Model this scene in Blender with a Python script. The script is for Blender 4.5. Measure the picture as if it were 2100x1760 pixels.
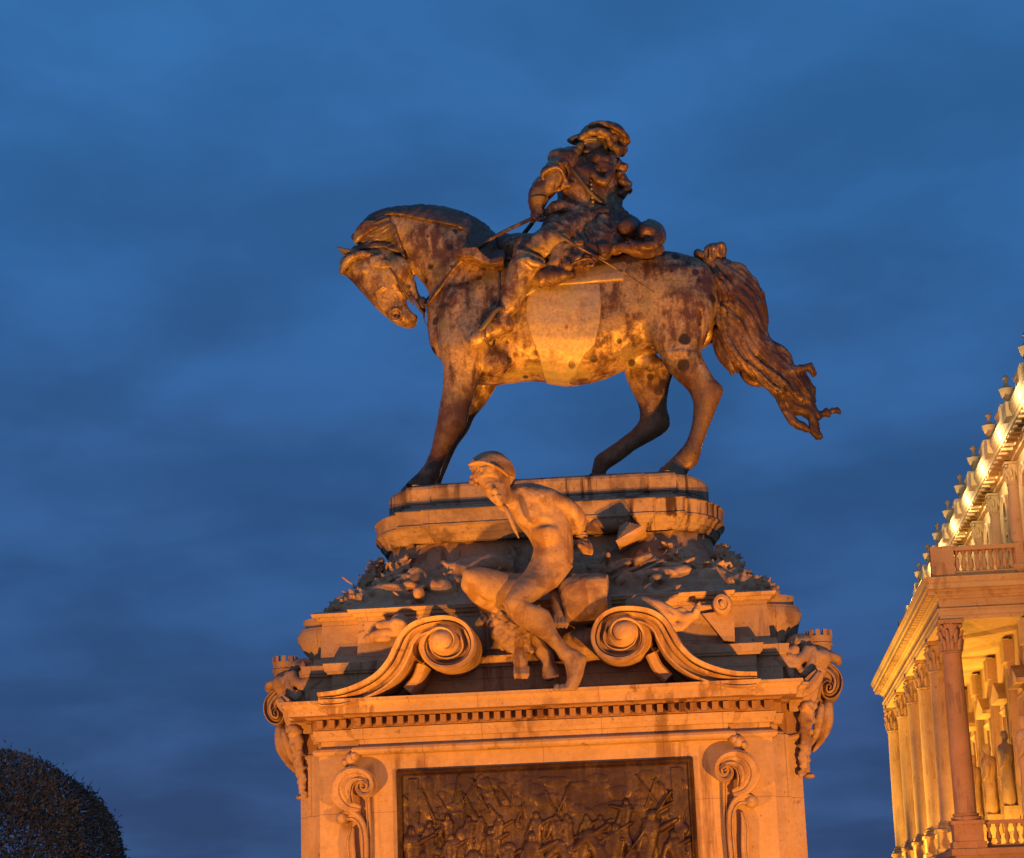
import bpy, math, random
import numpy as np
from mathutils import Vector, Matrix
try:
    import openvdb as vdb
except Exception:
    vdb = None

scene = bpy.context.scene
for o in list(bpy.data.objects):
    bpy.data.objects.remove(o, do_unlink=True)
R_ = math.radians
random.seed(7)

# ------------------------------------------------------------------ camera
CAM_F = 4200.0                       # focal length in units of a 2100 wide picture
YAW, PITCH, ROLL = R_(5.85), R_(14.1), 0.035
CAM = np.array([2.41, -26.0, 1.65])
FW = np.array([-math.sin(YAW) * math.cos(PITCH), math.cos(YAW) * math.cos(PITCH), math.sin(PITCH)])
RT0 = np.array([math.cos(YAW), math.sin(YAW), 0.0])
UP0 = np.cross(RT0, FW)
RT = RT0 * math.cos(ROLL) - UP0 * math.sin(ROLL)
UP = RT0 * math.sin(ROLL) + UP0 * math.cos(ROLL)
cd = bpy.data.cameras.new("camera")
cd.lens, cd.sensor_width, cd.sensor_fit = 72.0, 36.0, 'HORIZONTAL'
cd.clip_start, cd.clip_end = 0.1, 6000.0
co = bpy.data.objects.new("camera", cd)
scene.collection.objects.link(co)
m = Matrix.Identity(4)
for i in range(3):
    m[i][0], m[i][1], m[i][2], m[i][3] = RT[i], UP[i], -FW[i], CAM[i]
co.matrix_world = m
scene.camera = co

# ------------------------------------------------------------------ exposure
scene.view_settings.view_transform = 'Standard'
scene.view_settings.look = 'None'
scene.view_settings.exposure = 0.0
scene.view_settings.gamma = 1.0
scene.cycles.max_bounces = 6
scene.cycles.use_denoising = True

# ------------------------------------------------------------------ sky: dusk, thin streaky cloud
w = bpy.data.worlds.new("World")
scene.world = w
w.use_nodes = True
nt = w.node_tree
for n in list(nt.nodes):
    nt.nodes.remove(n)
def wn(t, **kw):
    n = nt.nodes.new(t)
    for k, v in kw.items():
        setattr(n, k, v)
    return n
def wl(a, b):
    nt.links.new(a, b)
def wmath(op, a, b=None):
    n = wn('ShaderNodeMath', operation=op)
    for i, v in enumerate((a, b)):
        if v is None: continue
        if isinstance(v, (int, float)): n.inputs[i].default_value = v
        else: wl(v, n.inputs[i])
    return n.outputs[0]
tc = wn('ShaderNodeTexCoord')
sep = wn('ShaderNodeSeparateXYZ'); wl(tc.outputs['Generated'], sep.inputs[0])
elev = sep.outputs['Z']
grad = wn('ShaderNodeValToRGB')
mr = wn('ShaderNodeMapRange'); wl(elev, mr.inputs[0])
mr.inputs[1].default_value = -0.05; mr.inputs[2].default_value = 0.55
wl(mr.outputs[0], grad.inputs[0])
cr = grad.color_ramp
cr.elements[0].position = 0.0; cr.elements[0].color = (0.038, 0.066, 0.150, 1)
cr.elements[1].position = 1.0; cr.elements[1].color = (0.036, 0.168, 0.43, 1)
for p_, c_ in ((0.12, (0.035, 0.070, 0.175, 1)), (0.35, (0.031, 0.092, 0.245, 1)), (0.62, (0.030, 0.122, 0.325, 1))):
    e_ = cr.elements.new(p_); e_.color = c_
# cloud layer seen in perspective: direction divided by elevation
zz = wmath('ADD', elev, 0.22)
cx = wmath('DIVIDE', sep.outputs['X'], zz)
cy = wmath('DIVIDE', sep.outputs['Y'], zz)
comb = wn('ShaderNodeCombineXYZ'); wl(cx, comb.inputs[0]); wl(cy, comb.inputs[1])
mp = wn('ShaderNodeMapping'); wl(comb.outputs[0], mp.inputs[0])
mp.inputs['Rotation'].default_value = (0, 0, R_(-12))
mp.inputs['Scale'].default_value = (1.15, 1.15, 1.0)
mp.inputs['Location'].default_value = (3.1, 1.7, 0.0)
nz = wn('ShaderNodeTexNoise'); wl(mp.outputs[0], nz.inputs['Vector'])
nz.inputs['Scale'].default_value = 2.9; nz.inputs['Detail'].default_value = 5.0
nz.inputs['Roughness'].default_value = 0.5; nz.inputs['Distortion'].default_value = 0.15
cmr = wn('ShaderNodeMapRange', interpolation_type='SMOOTHSTEP'); wl(nz.outputs[0], cmr.inputs[0])
cmr.inputs[1].default_value = 0.32; cmr.inputs[2].default_value = 0.72
cmr.inputs[3].default_value = 0.83; cmr.inputs[4].default_value = 1.22
mul = wn('ShaderNodeMix', data_type='RGBA', blend_type='MULTIPLY'); mul.inputs[0].default_value = 1.0
wl(grad.outputs[0], mul.inputs[6]); wl(cmr.outputs[0], mul.inputs[7])
# a thin violet tint in the cloud gaps
nz2 = wn('ShaderNodeTexNoise'); wl(mp.outputs[0], nz2.inputs['Vector'])
nz2.inputs['Scale'].default_value = 1.1; nz2.inputs['Detail'].default_value = 3.0
tint = wn('ShaderNodeMix', data_type='RGBA', blend_type='MULTIPLY')
tm = wn('ShaderNodeMapRange'); wl(nz2.outputs[0], tm.inputs[0])
tm.inputs[1].default_value = 0.45; tm.inputs[2].default_value = 0.75; tm.inputs[4].default_value = 0.45
wl(tm.outputs[0], tint.inputs[0]); wl(mul.outputs[2], tint.inputs[6])
tint.inputs[7].default_value = (1.18, 0.93, 0.97, 1)
# warm fill light added low in the unseen sky behind the viewer
gy = wn('ShaderNodeMapRange', interpolation_type='SMOOTHSTEP'); wl(sep.outputs['Y'], gy.inputs[0])
gy.inputs[1].default_value = -0.15; gy.inputs[2].default_value = -0.95
gz = wn('ShaderNodeMapRange', interpolation_type='SMOOTHSTEP'); wl(elev, gz.inputs[0])
gz.inputs[1].default_value = 0.62; gz.inputs[2].default_value = 0.0
glow = wn('ShaderNodeMix', data_type='RGBA', blend_type='ADD')
wl(wmath('MULTIPLY', gy.outputs[0], gz.outputs[0]), glow.inputs[0]); wl(tint.outputs[2], glow.inputs[6])
glow.inputs[7].default_value = (0.56, 0.43, 0.34, 1)
bg = wn('ShaderNodeBackground'); wl(glow.outputs[2], bg.inputs[0]); bg.inputs[1].default_value = 1.0
wo = wn('ShaderNodeOutputWorld'); wl(bg.outputs[0], wo.inputs[0])

# ------------------------------------------------------------------ lamps: sodium floods in front of the monument, and added horse spots
def spot(name, loc, target, energy, color, size_deg, blend=0.6, radius=0.12):
    l = bpy.data.lights.new(name, 'SPOT')
    l.energy, l.color = energy, color
    l.spot_size, l.spot_blend, l.shadow_soft_size = R_(size_deg), blend, radius
    o = bpy.data.objects.new(name, l)
    scene.collection.objects.link(o)
    o.location = loc
    o.rotation_euler = (Vector(target) - Vector(loc)).to_track_quat('-Z', 'Y').to_euler()
    return o
SODIUM = (1.0, 0.36, 0.03)
GOLD = (1.0, 0.49, 0.06)
spot("flood_lamp", (-5.6, -6.9, 0.4), (0.1, 1.6, 7.2), 4300, SODIUM, 92, 0.9, 0.10)
spot("flood_lamp", (5.9, -6.9, 0.4), (-0.1, 1.6, 7.2), 5300, SODIUM, 92, 0.9, 0.10)
spot("horse_fill_spot", (-4.6, -5.9, 0.4), (-0.2, 2.2, 11.2), 6000, SODIUM, 34, 0.9, 0.10)  # this pair of narrow spots is added to brighten the bronze
spot("horse_fill_spot", (4.8, -5.9, 0.4), (0.2, 2.2, 11.6), 6800, SODIUM, 33, 0.9, 0.10)
# ------------------------------------------------------------------ helpers: picture tracing
def un(x, y, Y):
    """point where the sight line through (x, y) of the 2100 wide picture meets the plane Y"""
    d = FW * CAM_F + RT * (x - 1050.0) + UP * (880.0 - y)
    return CAM + d * ((Y - CAM[1]) / d[1])
def unx(x, y, X):
    d = FW * CAM_F + RT * (x - 1050.0) + UP * (880.0 - y)
    return CAM + d * ((X - CAM[0]) / d[0])
def unz(x, y, Zp):
    d = FW * CAM_F + RT * (x - 1050.0) + UP * (880.0 - y)
    return CAM + d * ((Zp - CAM[2]) / d[2])
def crop(x0, y0, s):
    k = 2100.0 / 2560.0
    return lambda x, y: ((x0 + x * s) * k, (y0 + y * s) * k)
Z1 = crop(820, 260, 880 / 2100)
Z2 = crop(1280, 270, 440 / 1461)
Z3 = crop(820, 480, 480 / 2100)
Z4 = crop(1500, 560, 640 / 1656)
Z5 = crop(940, 860, 960 / 2100)
Z6 = crop(1080, 1080, 540 / 1358)
Z7 = crop(640, 1480, 760 / 2008)
Z8 = crop(1400, 1480, 760 / 2008)
ZA = crop(1150, 560, 500 / 2095)
ZB = crop(760, 1280, 600 / 2100)
ZC = crop(1400, 1240, 660 / 2100)
ZL = crop(640, 1600, 320 / 1280)
ZR = crop(1850, 1540, 300 / 1257)
ZD = crop(960, 1880, 800 / 2100)
PP = lambda x, y: (x, y)

# ------------------------------------------------------------------ helpers: numeric noise
def _hash(ix, iy, iz, seed):
    h = (ix.astype(np.int64) * 374761393 + iy.astype(np.int64) * 668265263 + iz.astype(np.int64) * 2147483647 + seed * 974634533) & 0x7fffffff
    h = ((h ^ (h >> 13)) * 1274126177) & 0x7fffffff
    h = h ^ (h >> 16)
    return (h & 0xffff) / 32767.5 - 1.0
def vnoise(p, scale, seed=0):
    q = np.asarray(p, dtype=np.float64) * scale
    i = np.floor(q).astype(np.int64); f = q - i
    f = f * f * (3 - 2 * f)
    out = 0.0
    for dx in (0, 1):
        for dy in (0, 1):
            for dz in (0, 1):
                wgt = (f[:, 0] if dx else 1 - f[:, 0]) * (f[:, 1] if dy else 1 - f[:, 1]) * (f[:, 2] if dz else 1 - f[:, 2])
                out = out + wgt * _hash(i[:, 0] + dx, i[:, 1] + dy, i[:, 2] + dz, seed)
    return out
def fnoise(p, scale, octaves=3, seed=0):
    a, t = 0.0, 1.0
    for k in range(octaves):
        a = a + t * vnoise(p, scale * 2 ** k, seed + k * 17); t *= 0.5
    return a

# ------------------------------------------------------------------ helpers: linking
COL = scene.collection
def tag(o, label=None, cat=None, group=None, kind=None):
    if label: o['label'] = label
    if cat: o['category'] = cat
    if group: o['group'] = group
    if kind: o['kind'] = kind
    return o
def empty(name, loc, label=None, cat=None, group=None, kind=None):
    o = bpy.data.objects.new(name, None)
    o.empty_display_size = 0.2
    COL.objects.link(o); o.location = loc
    return tag(o, label, cat, group, kind)
def origin_of(o):
    v = Vector((0, 0, 0))
    while o is not None:
        v += Vector(o.location); o = o.parent
    return v
def link(name, verts, faces, mat, parent=None, smooth=False, sharp=None):
    off = np.array(origin_of(parent)) if parent is not None else np.zeros(3)
    v = np.asarray(verts, dtype=np.float64) - off
    me = bpy.data.meshes.new(name)
    me.from_pydata(v.tolist(), [], [list(map(int, f)) for f in faces])
    me.update()
    if smooth:
        me.polygons.foreach_set('use_smooth', [True] * len(me.polygons))
        if sharp:
            me.set_sharp_from_angle(angle=R_(sharp))
    if mat: me.materials.append(mat)
    o = bpy.data.objects.new(name, me)
    COL.objects.link(o)
    if parent is not None: o.parent = parent
    return o

# ------------------------------------------------------------------ helpers: mesh builder
def crom(pts, n=8, closed=False):
    p = np.asarray(pts, dtype=np.float64)
    if closed: p = np.vstack([p[-1], p, p[0], p[1]])
    else: p = np.vstack([2 * p[0] - p[1], p, 2 * p[-1] - p[-2]])
    out = []
    for i in range(1, len(p) - 2):
        for j in range(n):
            t = j / n
            out.append(0.5 * (2 * p[i] + (p[i + 1] - p[i - 1]) * t + (2 * p[i - 1] - 5 * p[i] + 4 * p[i + 1] - p[i + 2]) * t * t + (3 * p[i] - p[i - 1] - 3 * p[i + 1] + p[i + 2]) * t ** 3))
    if not closed: out.append(p[-2])
    return np.array(out)
class MB:
    def __init__(s): s.v, s.f = [], []
    def add(s, v, f):
        b = len(s.v); s.v.extend([tuple(map(float, q)) for q in v]); s.f.extend([[b + i for i in q] for q in f]); return s
    def box(s, x0, x1, y0, y1, z0, z1):
        return s.add([(x0, y0, z0), (x1, y0, z0), (x1, y1, z0), (x0, y1, z0), (x0, y0, z1), (x1, y0, z1), (x1, y1, z1), (x0, y1, z1)],
                     [(0, 3, 2, 1), (4, 5, 6, 7), (0, 1, 5, 4), (1, 2, 6, 5), (2, 3, 7, 6), (3, 0, 4, 7)])
    def rings(s, rings, cap=True):
        n = len(rings[0]); v, f = [], []
        for r in rings: v.extend(r)
        for k in range(len(rings) - 1):
            for i in range(n):
                j = (i + 1) % n
                f.append((k * n + i, k * n + j, (k + 1) * n + j, (k + 1) * n + i))
        if cap:
            f.append(tuple(reversed(range(n)))); f.append(tuple(range((len(rings) - 1) * n, len(rings) * n)))
        return s.add(v, f)
    def lathe(s, c, prof, n=20):
        return s.rings([[(c[0] + r * math.cos(2 * math.pi * i / n), c[1] + r * math.sin(2 * math.pi * i / n), c[2] + z) for i in range(n)] for r, z in prof])
    def tube(s, path, rad, n=8, cr=0):
        p = np.asarray(path, float)
        r = np.broadcast_to(np.asarray(rad, float), (len(p),)).copy()
        if cr:
            q = crom(np.column_stack([p, r]), cr); p, r = q[:, :3], np.maximum(q[:, 3], 1e-3)
        t = np.gradient(p, axis=0); t /= np.linalg.norm(t, axis=1)[:, None] + 1e-9
        u = np.cross(t[0], (0.3, 0.9, 0.2)); u /= np.linalg.norm(u)
        R = []
        for i in range(len(p)):
            u = u - t[i] * (u @ t[i]); u /= np.linalg.norm(u) + 1e-9
            b = np.cross(t[i], u)
            R.append([p[i] + r[i] * (math.cos(2 * math.pi * k / n) * u + math.sin(2 * math.pi * k / n) * b) for k in range(n)])
        return s.rings(R)
    def sweep(s, path, width, depth, prof, yb):
        """moulded band: path (x, z) in the plane of the front, half width along the normal, depth towards -Y from yb"""
        p = np.asarray(path, float); t = np.gradient(p, axis=0); t /= np.linalg.norm(t, axis=1)[:, None] + 1e-9
        nn = np.column_stack([-t[:, 1], t[:, 0]])
        wv = np.broadcast_to(np.asarray(width, float), (len(p),)); dv = np.broadcast_to(np.asarray(depth, float), (len(p),))
        R = [[(p[i, 0] + a * wv[i] * nn[i, 0], yb - d * dv[i], p[i, 1] + a * wv[i] * nn[i, 1]) for a, d in prof] for i in range(len(p))]
        return s.rings(R)
    def stack(s, plan, prof):
        """plan outline (counter-clockwise), prof = (z, outward offset)"""
        p = np.asarray(plan, float); e = np.roll(p, -1, 0) - p; e /= np.linalg.norm(e, axis=1)[:, None]
        no = np.column_stack([e[:, 1], -e[:, 0]]); a = np.roll(no, 1, 0)
        mit = (a + no); mit /= np.maximum(1 + (a * no).sum(1), 0.35)[:, None]
        return s.rings([[(q[0] + o * d[0], q[1] + o * d[1], z) for q, d in zip(p, mit)] for z, o in prof])
    def prism(s, poly, y0, y1):
        """outline in (x, z) pushed from y0 to y1"""
        n = len(poly)
        v = [(a, y0, b) for a, b in poly] + [(a, y1, b) for a, b in poly]
        f = [tuple(range(n)), tuple(reversed(range(n, 2 * n)))] + [(i, n + i, n + (i + 1) % n, (i + 1) % n) for i in range(n)]
        return s.add(v, f)
    def ball(s, c, r, n=10, m=7):
        r = np.broadcast_to(np.asarray(r, float), (3,))
        return s.rings([[(c[0] + r[0] * math.sin(math.pi * (j + .02) / (m + .04)) * math.cos(2 * math.pi * i / n), c[1] + r[1] * math.sin(math.pi * (j + .02) / (m + .04)) * math.sin(2 * math.pi * i / n), c[2] - r[2] * math.cos(math.pi * (j + .02) / (m + .04))) for i in range(n)] for j in range(m + 1)])
    def build(s, name, mat, parent=None, smooth=False, sharp=None):
        o = link(name, s.v, s.f, mat, parent, smooth, sharp)
        me = o.data
        import bmesh
        bm = bmesh.new(); bm.from_mesh(me); bmesh.ops.recalc_face_normals(bm, faces=bm.faces); bm.to_mesh(me); bm.free()
        return o

# ------------------------------------------------------------------ helpers: sculpting in a distance field
def ringset(sts, n=28, ex=2.0):
    """stations (A, B, half depth, Y[, Y2]) -> elliptic rings; A and B are picture points on the plane Y"""
    rings = []
    for s in sts:
        A, B = un(*s[0], s[3]), un(*s[1], s[3])
        c, a, b = (A + B) / 2, (B - A) / 2, np.array([0, s[2], 0.0])
        r = []
        for i in range(n):
            t = 2 * math.pi * i / n
            cs, sn = math.cos(t), math.sin(t)
            cs = math.copysign(abs(cs) ** (2 / ex), cs); sn = math.copysign(abs(sn) ** (2 / ex), sn)
            r.append(c + a * cs + b * sn)
        rings.append(np.array(r))
    return rings
class Sculpt:
    def __init__(s, lo, hi, h):
        s.h = h; s.lo = np.asarray(lo, float); n = np.ceil((np.asarray(hi) - s.lo) / h).astype(int) + 1
        s.n = n; s.D = np.full(n, 0.5, dtype=np.float32)
    def _box(s, lo, hi, pad):
        a = np.maximum(np.floor((np.asarray(lo) - pad - s.lo) / s.h).astype(int), 0)
        b = np.minimum(np.ceil((np.asarray(hi) + pad - s.lo) / s.h).astype(int) + 1, s.n)
        return a, b
    def _grid(s, a, b):
        ax = [s.lo[i] + s.h * np.arange(a[i], b[i]) for i in range(3)]
        return np.meshgrid(*ax, indexing='ij', sparse=True)
    def _mix(s, a, b, d, k, op='add'):
        if np.any(b <= a): return s
        sl = tuple(slice(a[i], b[i]) for i in range(3)); A = s.D[sl]
        d = d.astype(np.float32)
        if op == 'sub': A, d = -A, d
        if k <= 0: r = np.minimum(A, d)
        else:
            hh = np.maximum(k - np.abs(A - d), 0) / k
            r = np.minimum(A, d) - hh * hh * k * 0.25
        s.D[sl] = -r if op == 'sub' else r
        return s
    def cone(s, p1, r1, p2, r2, k=0.03, op='add', sy=1.0):
        """tapered capsule; sy squeezes the depth"""
        p1, p2 = np.asarray(p1, float), np.asarray(p2, float); rm = max(r1, r2)
        a, b = s._box(np.minimum(p1, p2) - rm, np.maximum(p1, p2) + rm, k + 4 * s.h)
        if np.any(b <= a): return s
        X, Y, Z = s._grid(a, b); d = p2 - p1; L = d @ d + 1e-9
        t = np.clip(((X - p1[0]) * d[0] + (Y - p1[1]) * d[1] + (Z - p1[2]) * d[2]) / L, 0, 1)
        dist = np.sqrt((X - p1[0] - t * d[0]) ** 2 + ((Y - p1[1] - t * d[1]) / sy) ** 2 + (Z - p1[2] - t * d[2]) ** 2) - (r1 + (r2 - r1) * t)
        return s._mix(a, b, dist, k, op)
    def path(s, pts, rad, k=0.03, op='add', cr=0, sy=1.0):
        q = np.column_stack([np.asarray(pts, float), np.broadcast_to(np.asarray(rad, float), (len(pts),))])
        if cr: q = crom(q, cr)
        for i in range(len(q) - 1): s.cone(q[i, :3], q[i, 3], q[i + 1, :3], q[i + 1, 3], k, op, sy)
        return s
    def ell(s, c, r, k=0.03, op='add', ang=0.0):
        """ellipsoid; ang turns it in the XZ plane"""
        c = np.asarray(c, float); r = np.broadcast_to(np.asarray(r, float), (3,)); rm = max(r)
        a, b = s._box(c - rm, c + rm, k + 4 * s.h)
        if np.any(b <= a): return s
        X, Y, Z = s._grid(a, b); X, Y, Z = X - c[0], Y - c[1], Z - c[2]
        ca, sa = math.cos(ang), math.sin(ang)
        U, V = X * ca + Z * sa, -X * sa + Z * ca
        k0 = np.sqrt((U / r[0]) ** 2 + (Y / r[1]) ** 2 + (V / r[2]) ** 2)
        k1 = np.sqrt((U / r[0] ** 2) ** 2 + (Y / r[1] ** 2) ** 2 + (V / r[2] ** 2) ** 2) + 1e-6
        return s._mix(a, b, k0 * (k0 - 1) / k1, k, op)
    def loft(s, sts, k=0.03, op='add', n=28, ex=2.0, cr=3):
        rs = ringset(sts, n, ex)
        if cr and len(rs) > 2:
            flat = crom(np.array([r.ravel() for r in rs]), cr); rs = [q.reshape(-1, 3) for q in flat]
        return s.mesh(rs, k, op)
    def mesh(s, rs, k, op='add'):
        n = len(rs[0]); v = np.vstack(rs); f = []
        for j in range(len(rs) - 1):
            for i in range(n):
                f.append((j * n + i, j * n + (i + 1) % n, (j + 1) * n + (i + 1) % n, (j + 1) * n + i))
        c0, c1 = len(v), len(v) + 1
        v = np.vstack([v, rs[0].mean(0), rs[-1].mean(0)])
        tr = [(c0, (i + 1) % n, i) for i in range(n)] + [(c1, (len(rs) - 1) * n + i, (len(rs) - 1) * n + (i + 1) % n) for i in range(n)]
        bw = 3 + math.ceil(k / s.h)
        T = vdb.createLinearTransform(voxelSize=s.h)
        g = vdb.FloatGrid.createLevelSetFromPolygons(((v - s.lo)).astype(np.float32), triangles=np.array(tr, dtype=np.uint32), quads=np.array(f, dtype=np.uint32), transform=T, exBandWidth=float(bw), inBandWidth=float(bw))
        a, b = s._box(v.min(0), v.max(0), k + 4 * s.h)
        if np.any(b <= a): return s
        arr = np.empty(tuple(b - a), dtype=np.float32)
        g.copyToArray(arr, ijk=tuple(int(q) for q in a))
        return s._mix(a, b, arr, k, op)
    def shell(s, poly, grow, Y, yr=None):
        """new field: the body grown by `grow`, kept only inside a picture outline pushed through in depth"""
        t = Sculpt.__new__(Sculpt); t.h, t.lo, t.n = s.h, s.lo, s.n
        P = np.array([un(*q, Y)[[0, 2]] for q in poly])
        X = s.lo[0] + s.h * np.arange(s.n[0])[:, None]; Z = s.lo[2] + s.h * np.arange(s.n[2])[None, :]
        d = np.full((s.n[0], s.n[2]), 1e9); inside = np.zeros(d.shape, bool)
        for i in range(len(P)):
            a, b = P[i], P[(i + 1) % len(P)]; e = b - a
            tt = np.clip(((X - a[0]) * e[0] + (Z - a[1]) * e[1]) / (e @ e + 1e-12), 0, 1)
            d = np.minimum(d, np.hypot(X - a[0] - tt * e[0], Z - a[1] - tt * e[1]))
            cond = (a[1] > Z) != (b[1] > Z)
            with np.errstate(divide='ignore', invalid='ignore'):
                xi = a[0] + (Z - a[1]) / (b[1] - a[1] + 1e-12) * e[0]
            inside ^= cond & (X < xi)
        d = np.where(inside, -d, d).astype(np.float32)
        D = np.maximum(s.D - grow, d[:, None, :])
        if yr is not None:
            yy = s.lo[1] + s.h * np.arange(s.n[1])
            D = np.maximum(D, np.maximum(yr[0] - yy, yy - yr[1])[None, :, None].astype(np.float32))
        D = np.maximum(D, -(s.D + 2.5 * s.h))          # hollow: only the skin is kept
        t.D = D.astype(np.float32)
        return t
    def surf(s, disp=None, smooth=1):
        g = vdb.FloatGrid(0.5)
        D = s.D
        D[0], D[-1], D[:, 0], D[:, -1], D[:, :, 0], D[:, :, -1] = (0.5,) * 6
        D = np.clip(D, -0.5, 0.5)
        for _ in range(smooth):
            for ax in range(3):
                D = 0.25 * np.roll(D, 1, ax) + 0.5 * D + 0.25 * np.roll(D, -1, ax)
        g.copyFromArray(D.astype(np.float32))
        P, T, Q = g.convertToPolygons(0.0, 0.0)
        P = P.astype(np.float64)
        # normals from the field
        i = np.clip(np.round(P).astype(int), 1, s.n - 2)
        N = np.column_stack([D[i[:, 0] + 1, i[:, 1], i[:, 2]] - D[i[:, 0] - 1, i[:, 1], i[:, 2]], D[i[:, 0], i[:, 1] + 1, i[:, 2]] - D[i[:, 0], i[:, 1] - 1, i[:, 2]], D[i[:, 0], i[:, 1], i[:, 2] + 1] - D[i[:, 0], i[:, 1], i[:, 2] - 1]])
        N /= np.linalg.norm(N, axis=1)[:, None] + 1e-9
        P = P * s.h + s.lo
        if disp is not None: P = P + N * disp(P, N)[:, None]
        F = [tuple(map(int, q[::-1])) for q in Q] + [tuple(map(int, q[::-1])) for q in T]
        return P, F
    def build(s, name, mat, parent=None, disp=None, smooth=1):
        P, F = s.surf(disp, smooth)
        return link(name, P, F, mat, parent, True)
# ------------------------------------------------------------------ materials
class NT:
    def __init__(s, name):
        s.m = bpy.data.materials.new(name); s.m.use_nodes = True; s.t = s.m.node_tree
        s.b = s.t.nodes['Principled BSDF']; s.pos = s.n('ShaderNodeNewGeometry').outputs['Position']
    def n(s, t, **kw):
        q = s.t.nodes.new(t)
        for k, v in kw.items(): setattr(q, k, v)
        return q
    def set(s, sock, v):
        if hasattr(v, 'is_linked'): s.t.links.new(v, sock)
        else: sock.default_value = v
    def noise(s, scale, detail=4, rough=0.55, stretch=(1, 1, 1), dist=0.0, off=(0, 0, 0)):
        mp = s.n('ShaderNodeMapping'); s.set(mp.inputs[0], s.pos); mp.inputs['Scale'].default_value = stretch; mp.inputs['Location'].default_value = off
        q = s.n('ShaderNodeTexNoise'); s.set(q.inputs['Vector'], mp.outputs[0])
        q.inputs['Scale'].default_value, q.inputs['Detail'].default_value, q.inputs['Roughness'].default_value, q.inputs['Distortion'].default_value = scale, detail, rough, dist
        return q.outputs[0]
    def voro(s, scale, stretch=(1, 1, 1), feature='F1'):
        mp = s.n('ShaderNodeMapping'); s.set(mp.inputs[0], s.pos); mp.inputs['Scale'].default_value = stretch
        q = s.n('ShaderNodeTexVoronoi', feature=feature); s.set(q.inputs['Vector'], mp.outputs[0]); q.inputs['Scale'].default_value = scale
        return q.outputs['Distance']
    def ramp(s, v, a, b, lo=0.0, hi=1.0):
        q = s.n('ShaderNodeMapRange', interpolation_type='SMOOTHSTEP'); s.set(q.inputs[0], v)
        q.inputs[1].default_value, q.inputs[2].default_value, q.inputs[3].default_value, q.inputs[4].default_value = a, b, lo, hi
        return q.outputs[0]
    def mix(s, fac, a, b, mode='MIX'):
        q = s.n('ShaderNodeMix', data_type='RGBA', blend_type=mode)
        s.set(q.inputs[0], fac); s.set(q.inputs[6], a if hasattr(a, 'is_linked') else (*a, 1)); s.set(q.inputs[7], b if hasattr(b, 'is_linked') else (*b, 1))
        return q.outputs[2]
    def math(s, op, a, b):
        q = s.n('ShaderNodeMath', operation=op); s.set(q.inputs[0], a); s.set(q.inputs[1], b); return q.outputs[0]
    def bump(s, h, strength, dist):
        q = s.n('ShaderNodeBump'); q.inputs['Strength'].default_value = strength; q.inputs['Distance'].default_value = dist; s.set(q.inputs['Height'], h)
        s.set(s.b.inputs['Normal'], q.outputs[0])
    def done(s, col, rough=0.8, metal=0.0, spec=0.3):
        s.set(s.b.inputs['Base Color'], col if hasattr(col, 'is_linked') else (*col, 1)); s.set(s.b.inputs['Roughness'], rough)
        s.b.inputs['Metallic'].default_value = metal; s.b.inputs['Specular IOR Level'].default_value = spec
        return s.m

def stone(name, base, dark, stain, streak=0.5, joints=True, bumpd=0.012, mottle=0.0):
    t = NT(name)
    big = t.ramp(t.noise(0.9, 5, 0.6), 0.35, 0.7)
    c = t.mix(big, base, tuple(x * 0.82 for x in base))
    fine = t.ramp(t.noise(14, 4, 0.65), 0.3, 0.7, 0.0, 0.35)
    c = t.mix(fine, c, dark)
    run = t.noise(1.0, 5, 0.6, (5.5, 5.5, 0.45), 0.2)
    patch = t.noise(0.75, 3, 0.5, (1, 1, 1), 0, (3, 7, 1))
    st = t.math('MULTIPLY', t.ramp(run, 0.47, 0.60), t.ramp(patch, 0.42 if streak > 0.8 else 0.48, 0.58))
    c = t.mix(t.math('MULTIPLY', st, streak), c, stain)
    if mottle:
        c = t.mix(t.ramp(t.noise(2.3, 5, 0.65, (1, 1, 1), 0.3, (5, 8, 2)), 0.46, 0.62, 0.0, mottle), c, tuple(0.5 * a + 0.5 * b for a, b in zip(dark, stain)))
        c = t.mix(t.ramp(t.noise(30, 3, 0.7, (1, 1, 1), 0, (1, 2, 3)), 0.6, 0.68, 0.0, 0.5), c, stain)
    spots = t.ramp(t.noise(5.5, 3, 0.7, (1, 1, 1), 0.4, (11, 2, 5)), 0.63, 0.72, 0.0, 0.55)
    c = t.mix(spots, c, stain)
    h = t.math('ADD', t.noise(9, 6, 0.7), t.math('MULTIPLY', t.noise(60, 2, 0.5), 0.35))
    if joints:
        mp = t.n('ShaderNodeMapping'); t.set(mp.inputs[0], t.pos); mp.inputs['Rotation'].default_value = (R_(90), 0, 0)
        br = t.n('ShaderNodeTexBrick'); t.set(br.inputs['Vector'], mp.outputs[0])
        br.inputs['Scale'].default_value = 1.0; br.inputs['Mortar Size'].default_value = 0.006; br.inputs['Mortar Smooth'].default_value = 0.2
        br.inputs['Brick Width'].default_value = 1.52; br.inputs['Row Height'].default_value = 0.83
        br.inputs['Color1'].default_value = (0, 0, 0, 1); br.inputs['Color2'].default_value = (0, 0, 0, 1); br.inputs['Mortar'].default_value = (1, 1, 1, 1)
        j = t.math('MULTIPLY', br.outputs['Fac'], 0.45)
        c = t.mix(j, c, stain)
    t.bump(h, 0.55, bumpd)
    return t.done(c, 0.85, 0, 0.2)
M = {}
M['stone'] = stone('limestone', (0.50, 0.345, 0.205), (0.32, 0.20, 0.11), (0.12, 0.055, 0.03), 0.65, True, 0.012, 0.22)
M['stone_carved'] = stone('carved_limestone', (0.48, 0.325, 0.19), (0.27, 0.165, 0.09), (0.13, 0.055, 0.03), 0.6, False, 0.012, 0.4)
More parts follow.
